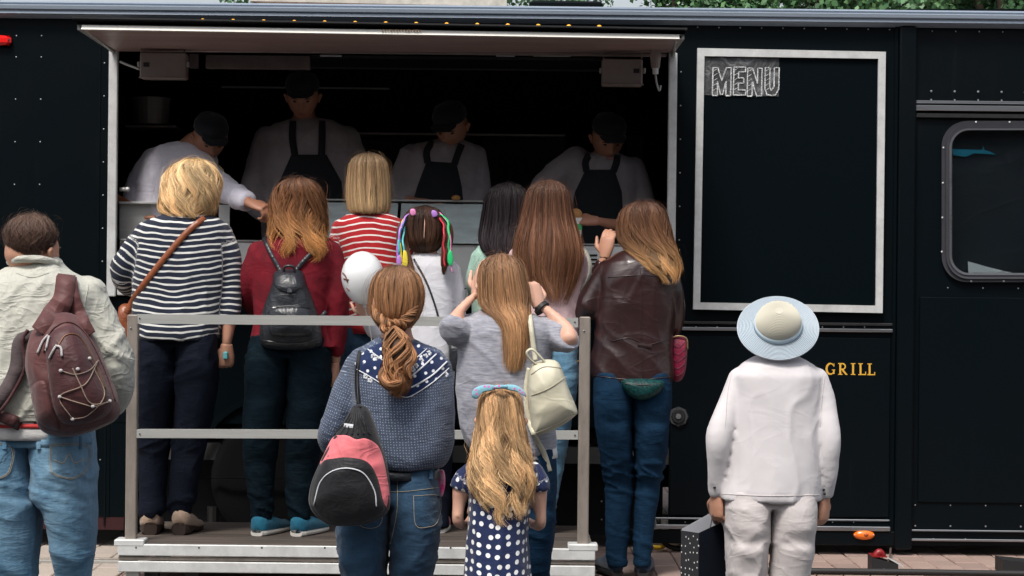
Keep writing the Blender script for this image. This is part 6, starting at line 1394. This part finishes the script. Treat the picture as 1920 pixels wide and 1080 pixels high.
p12, g = build_person("elderly woman in white linen shirt and trousers wearing a pale blue sun hat", d, -.3, tor, arms, legs, hips, head=(P(1457, 634, d) + (0, .03, 0), .21, 0, rad(-8)), skin=SKIN, top=LINEN, bottom=LINEN2, top_name='linen_shirt', folds=[('drape', .009, 6), ('drape', .003, 15)], pfolds=[('drape', .012, 7), ('crease', .005, 12)], sleeves=[.9, .9],
    hands=[hand_px(1343, 930, 0, d, (.03, .05, -1), (-.8, -.6, 0), .165, 1, .75, .3), hand_px(1546, 936, 0, d, (-.03, .05, -1), (.8, -.6, 0), .165, -1, .7, .3)])
for pts in ([(1334, 914), (1352, 918)], [(1540, 926), (1558, 920)]):
    for q in (0, 1): obj('cuff_button', ellipsoid(P(pts[0][0] + 4 + q * 2, pts[0][1] - 8 + q * 8, d - .045), (.006, .003, .006), 10, 6), BLK, p12)
obj('seam', cord([(1372, 700), (1364, 740), (1360, 800)], .7, d, g['b'], .001, 30), LINEN2, p12); obj('seam', cord([(1546, 705), (1540, 760), (1538, 800)], .7, d, g['b'], .001, 30), LINEN2, p12); obj('hem_seam', cord([(1354, 926), (1440, 930), (1536, 928)], .7, d, g['b'], .001, 50), LINEN2, p12)
for px, yw in ((1405, -.12), (1475, .12)): shoe(p12, 'shoe', px, 1292, d, .24, .088, SOLEW, SOLEW, yw, z=-.3)
# hat: brim, ribbon, crown tilted back towards the camera
STRAW, nt_, b_ = principled("cream_straw", (.64, .62, .54), .8); STRAWB, nt2, b2_ = principled("pale_blue_straw", (.52, .585, .64), .8)
RIBB, _, _ = principled("blue_hat_band", (.42, .53, .61), .6)
def lathe(pr, n=64):
    a = np.linspace(0, 2 * math.pi, n, endpoint=False); return rings_to_mesh(np.array([[(r * math.cos(t), r * math.sin(t), z) for t in a] for r, z in pr]))
hat = thing('sun_hat', "pale blue wide brimmed sun hat with cream spiral crown on the elderly woman's head", 'hat', P(1457, 600, d))
Mh = np.array(Matrix.Rotation(rad(50), 3, 'X') @ Matrix.Rotation(rad(-4), 3, 'Y')); hc_ = P(1457, 612, d) + (0, -.03, 0)
def hatp(g_): return g_[0] @ Mh.T + hc_, g_[1]
s_ = fr(d); prb = []
nr = 13
for k in range(nr): r0 = .088 + (.158 - .088) * k / nr; prb += [(r0, .001 - .012 * (k / nr)), (r0 + .0018, .006 - .012 * (k / nr)), (r0 + .0042, .0055 - .012 * (k / nr))]
prb += [(.158, -.010), (.156, -.014), (.10, -.006), (.07, -.004)]
GRV, _, _ = principled("straw_seam_blue", (.33, .43, .51), .9); GRV2, _, _ = principled("straw_seam_cream", (.50, .48, .40), .9)
def ringidx(pr, n, first, step, cnt): 
    k = len(pr) - 1; m = [0] * (k * n + 2 * n)
    for i in range(k):
        if i >= first and (i - first) % step == 0 and (i - first) // step < cnt: m[i * n:(i + 1) * n] = [1] * n
    return m
gB = hatp(lathe(prb, 72)); vB = gB[0]; rr_ = np.linalg.norm((vB - hc_)[:, :2], axis=1); obj('brim', gB, [STRAWB, GRV], hat, smooth=False, matidx=ringidx(prb, 72, 2, 3, 12))
prc = [(.09, .0)]; nk = 20
for k in range(nk):
    t = k / nk * math.pi / 2; r = .086 * math.cos(t) ** .75 + .003; z = .012 + .080 * math.sin(t); prc += [(r - .001, z), (r + .0005, z + .0038)]
prc += [(.002, .0945)]
obj('crown', hatp(lathe(prc, 64)), [STRAW, GRV2], hat, smooth=False, matidx=ringidx(prc, 64, 2, 2, 20)); obj('band', hatp(lathe([(.088, .003), (.094, .006), (.0925, .026), (.086, .027)], 48)), RIBB, hat, smooth=True)
# paper bag and brown wrap carried at her left
bx_, by_ = P(1318, 1000, d)[0], d + .02; zt_ = P(1322, 1000, d)[2]; M = Matrix.Rotation(rad(38), 3, 'Z')
PBG = dots("black_dotted_card", (.008, .009, .013), (.72, .72, .72), .030, .11, .5, var=.1, fold=.1); PBN = cloth("black_card", (.006, .009, .016), rough=.8, fold=.15, sheen=0, spec=.1); PBI, _, _ = principled("white_card_lining", (.6, .62, .68), .6)
gb_ = thing('gift_bag', "black paper gift bag with white polka dot side carried low beside the white trousers", 'paper bag', P(1325, 1080, d))
def bq(pts, tilt=.0): return np.array([list(M @ Vector((x, y, 0))) for x, y, z in pts]) * (1, 1, 0) + np.array([(bx_, by_, zt_ + z - .12 * 0) for x, y, z in pts])
W_, D_, H_ = .24, .10, .34; sl = .055
def panel(a, b, c_, d_, t=(0, .003, 0)): v = np.vstack([bq([a, b, c_, d_]), bq([a, b, c_, d_]) + t]); return v, [(0, 1, 2, 3), (7, 6, 5, 4), (0, 4, 5, 1), (1, 5, 6, 2), (2, 6, 7, 3), (3, 7, 4, 0)]
x0 = -.02
fz = lambda x: sl * (x - x0) / W_ * 1.2
fp = panel((x0, 0, 0), (x0 + W_, 0, fz(x0 + W_)), (x0 + W_, 0, -H_), (x0, 0, -H_)); obj('front_panel', fp, PBN, gb_); bp_ = panel((x0, D_, .004), (x0 + W_, D_, fz(x0 + W_) + .004), (x0 + W_, D_, -H_), (x0, D_, -H_)); obj('back_panel', bp_, PBN, gb_)
sp_ = panel((x0, 0, 0), (x0, D_ / 2, .0), (x0, D_ / 2, -H_), (x0, 0, -H_), (.002, 0, 0)); 
for n_, (a, b, c_, e_) in enumerate((((x0, 0, 0), (x0, D_, 0), (x0, D_, -H_), (x0, 0, -H_)), ((x0 + W_, 0, fz(x0 + W_)), (x0 + W_, D_, fz(x0 + W_)), (x0 + W_, D_, -H_), (x0 + W_, 0, -H_)))):
    sp_ = panel(a, b, c_, e_, (.002, 0, 0)); obj('side_panel', sp_, PBG, gb_, attrs={'pu': np.array([(0, 0, 0), (.13, 0, 0), (.13, -H_, 0), (0, -H_, 0)] * 2)})
obj('lining', panel((x0, D_ - .004, .006), (x0 + W_, D_ - .004, fz(x0 + W_) + .022), (x0 + W_, D_ - .004, -.05), (x0, D_ - .004, -.05)), PBI, gb_); obj('bottom', panel((x0, 0, -H_), (x0 + W_, 0, -H_), (x0 + W_, D_, -H_), (x0, D_, -H_), (0, 0, .002)), PBN, gb_)
obj('handle', tube([P(1332, 990, d - .04), P(1336, 968, d), P(1343, 952, d), P(1352, 968, d), P(1354, 984, d - .04)], [.0022] * 5, 6, 20), BLK, gb_, smooth=True)
WRAP = cloth("dark_brown_leather_wrap", (.09, .055, .045), rough=.4, fold=.9); tag(obj('glove', pillow([(1328, 938), (1345, 940), (1354, 952), (1356, 975), (1342, 984), (1334, 972)], d + .05, .02, .02, 30, 6, 3), WRAP, smooth=True), "crumpled dark brown leather item held just above the polka dot gift bag", 'leather wrap')

# ================================================================== cooks behind the counter
COAT = cloth("cook_shirt", (.29, .265, .28), (.23, .21, .22), fold=.8, foldscale=9); COATW = cloth("lilac_white_shirt", (.62, .60, .68), (.55, .53, .6), fold=.8, foldscale=10); APR = cloth("black_apron", (.006, .009, .013), rough=.8)  # cook_shirt: white coats with the hatch's shade put into their grey
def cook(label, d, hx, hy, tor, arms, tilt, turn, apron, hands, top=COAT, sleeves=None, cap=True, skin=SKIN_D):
    zf = .5; lg = [[(tor[-1][1] * .7 + tor[-1][2] * .3, 600, 0, 34), (tor[-1][1] * .7 + tor[-1][2] * .3, 815, 0, 24)], [(tor[-1][1] * .3 + tor[-1][2] * .7, 600, 0, 34), (tor[-1][1] * .3 + tor[-1][2] * .7, 815, 0, 24)]]
    x0_, x1_ = tor[-1][1] + 8, tor[-1][2] - 8
    hp = [(470, x0_, x1_, .12), (540, x0_, x1_, .13), (610, x0_ + 4, x1_ - 4, .12)]
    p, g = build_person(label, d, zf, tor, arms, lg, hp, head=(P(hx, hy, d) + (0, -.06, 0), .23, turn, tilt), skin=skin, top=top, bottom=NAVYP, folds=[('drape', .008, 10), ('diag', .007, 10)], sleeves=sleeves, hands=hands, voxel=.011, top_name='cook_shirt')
    if apron:
        A = obj('apron', decal(apron[0], d, g['b'], .003, .006, 48, 10, False), APR, p, smooth=True)
        for s_ in apron[1]: obj('apron_strap', strap(s_, 13, d, g['b'], .004, .005, 20), APR, p, smooth=True)
    if cap:
        M = np.array(Matrix.Rotation(-turn, 3, 'Z') @ Matrix.Rotation(-tilt, 3, 'X')); pr = [(.080, .045), (.086, .055), (.086, .08), (.072, .11), (.045, .125), (.01, .13)]
        g_ = lathe(pr, 28); v = g_[0] * (1, 1.15, 1); pk_ = tube([(0, .07, .055), (0, .11, .052), (0, .14, .045)], [.065, .065, .04], 16, 6, flat=.08); J = join([(v, g_[1]), pk_]); obj('cap', (J[0] @ M.T + P(hx, hy, d) + (0, -.06, 0), J[1]), APR, p, smooth=True)
    for l in lg: shoe(p, 'shoe', l[1][0], 830, d, .28, .1, BLACKC, BLK, math.pi, z=.5)
    return p, g
PI = math.pi
d = 10.22
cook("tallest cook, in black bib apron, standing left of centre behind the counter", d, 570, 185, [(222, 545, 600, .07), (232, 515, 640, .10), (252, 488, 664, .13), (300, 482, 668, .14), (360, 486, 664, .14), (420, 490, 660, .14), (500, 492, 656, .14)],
    [[(502, 262, 0, 26), (484, 320, 0, 25), (474, 370, -.06, 22), (500, 400, -.16, 18), (530, 405, -.24, 13)], [(650, 262, 0, 26), (670, 320, 0, 25), (676, 370, -.06, 22), (650, 400, -.16, 18), (620, 405, -.24, 13)]], rad(24), PI,
    ([(546, 290), (612, 290), (640, 340), (652, 420), (640, 480), (520, 480), (506, 420), (524, 340)], [[(549, 226), (548, 260), (553, 292)], [(604, 226), (604, 260), (603, 292)]]), [hand_px(530, 405, -.24, d, (1, -.4, -.2), (0, 0, 1), .18, -1), hand_px(620, 405, -.24, d, (-1, -.4, -.2), (0, 0, 1), .18, 1)])
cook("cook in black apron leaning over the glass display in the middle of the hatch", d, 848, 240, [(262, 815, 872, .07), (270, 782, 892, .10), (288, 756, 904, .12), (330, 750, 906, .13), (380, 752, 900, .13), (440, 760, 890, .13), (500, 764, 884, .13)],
    [[(772, 294, 0, 24), (752, 340, 0, 23), (746, 372, -.05, 20), (775, 382, -.14, 15), (806, 384, -.2, 11)], [(890, 294, 0, 24), (897, 345, 0, 24), (894, 385, -.05, 21), (868, 400, -.14, 15), (850, 398, -.2, 12)]], rad(32), PI + rad(20),
    ([(800, 302), (856, 306), (866, 350), (872, 420), (862, 480), (776, 480), (768, 400), (782, 350)], [[(812, 264), (800, 284), (802, 306)], [(866, 270), (858, 290), (852, 308)]]), [hand_px(806, 384, -.2, d, (1, -.3, -.1), (0, 0, 1), .17, -1), hand_px(850, 398, -.2, d, (-1, -.3, 0), (0, 0, 1), .17, 1)], sleeves=[.72, 1])
d = 10.18
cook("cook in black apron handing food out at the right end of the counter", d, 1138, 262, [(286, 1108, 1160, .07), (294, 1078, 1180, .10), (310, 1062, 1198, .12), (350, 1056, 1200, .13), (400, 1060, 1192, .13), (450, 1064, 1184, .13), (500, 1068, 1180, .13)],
    [[(1080, 300, 0, 27), (1050, 322, -.03, 25), (1018, 350, -.05, 23), (1000, 385, -.15, 16), (1010, 410, -.25, 11)], [(1186, 320, 0, 26), (1200, 360, 0, 25), (1200, 400, -.06, 21), (1160, 424, -.30, 14), (1108, 420, -.5, 10)]], rad(30), PI - rad(12),
    ([(1098, 318), (1152, 318), (1166, 360), (1170, 430), (1160, 480), (1076, 480), (1066, 420), (1078, 360)], [[(1106, 288), (1098, 304), (1100, 322)], [(1158, 290), (1156, 304), (1150, 322)]]), [hand_px(1010, 410, -.25, d, (.2, -.5, -1), (0, 0, 1), .17, -1), hand_px(1108, 420, -.5, d, (-1, -.2, .05), (0, -.6, .8), .18, 1, .9)], sleeves=[.8, .62])
d = 10.05
cook("cook in pale lilac shirt bending forward with one arm stretched over the counter", d, 395, 262, [(268, 320, 372, .08), (276, 290, 398, .12), (300, 268, 408, .15), (340, 254, 404, .17), (380, 250, 396, .17), (440, 255, 390, .16), (500, 260, 385, .15)],
    [[(290, 305, 0, 28), (262, 345, 0, 26), (254, 385, -.05, 22), (275, 410, -.12, 17)], [(378, 310, -.08, 29), (412, 342, -.26, 25), (452, 366, -.50, 23), (492, 386, -.72, 19), (505, 392, -.77, 12)]], rad(35), PI - rad(25),
    None, [hand_px(505, 392, -.77, d, (1, -.4, -.35), (0, -.4, 1), .18, -1, .8), hand_px(275, 410, -.12, d, (1, -.3, 0), (0, 0, 1), .17, -1)], top=COATW, sleeves=[1, .94])
# food and cup at the pass
BUN, _, _ = principled("toasted_bun", (.42, .2, .06), .7)
cc = P(1080, 424, 9.66)
cup = thing('paper_cup', "white paper cup with printed sleeve held out by the cook at the right", 'cup', cc); obj('cup_wall', tube([cc + (0, 0, -.06), cc + (0, 0, .04)], [.024, .032], 20), PAPER, cup, smooth=False); obj('colour_band', tube([cc + (0, 0, -.02), cc + (0, 0, .01)], [.0285, .0312], 20), rib["green"], cup)
tag(obj('hot_dog_bun', ellipsoid(cc + (0, 0, .055), (.03, .03, .03), 16, 10), BUN, smooth=True), "small toasted bun standing in the paper cup", 'bun')
tag(obj('bread_roll', ellipsoid(P(855, 371, TR + .16), (.022, .03, .014), 16, 10), BUN, smooth=True), "golden bread roll on the glass display shelf", 'bread roll')
tag(obj('napkin_holder', wedge(*(lambda q: (q[0] - .03, q[0] + .03, q[1] - .02, q[1] + .02, q[2], q[2] + .035, q[2] + .005))(P(232, 378, TR + .16))), principled("orange_brown_plastic", (.3, .1, .03), .5)[0]), "small orange brown wedge on the steel cabinet lid at the far left", 'napkin holder')
print('objects', len(bpy.data.objects), 'tris', sum(sum(len(p.vertices) - 2 for p in m.polygons) for m in bpy.data.meshes if len(m.polygons) < 400000))
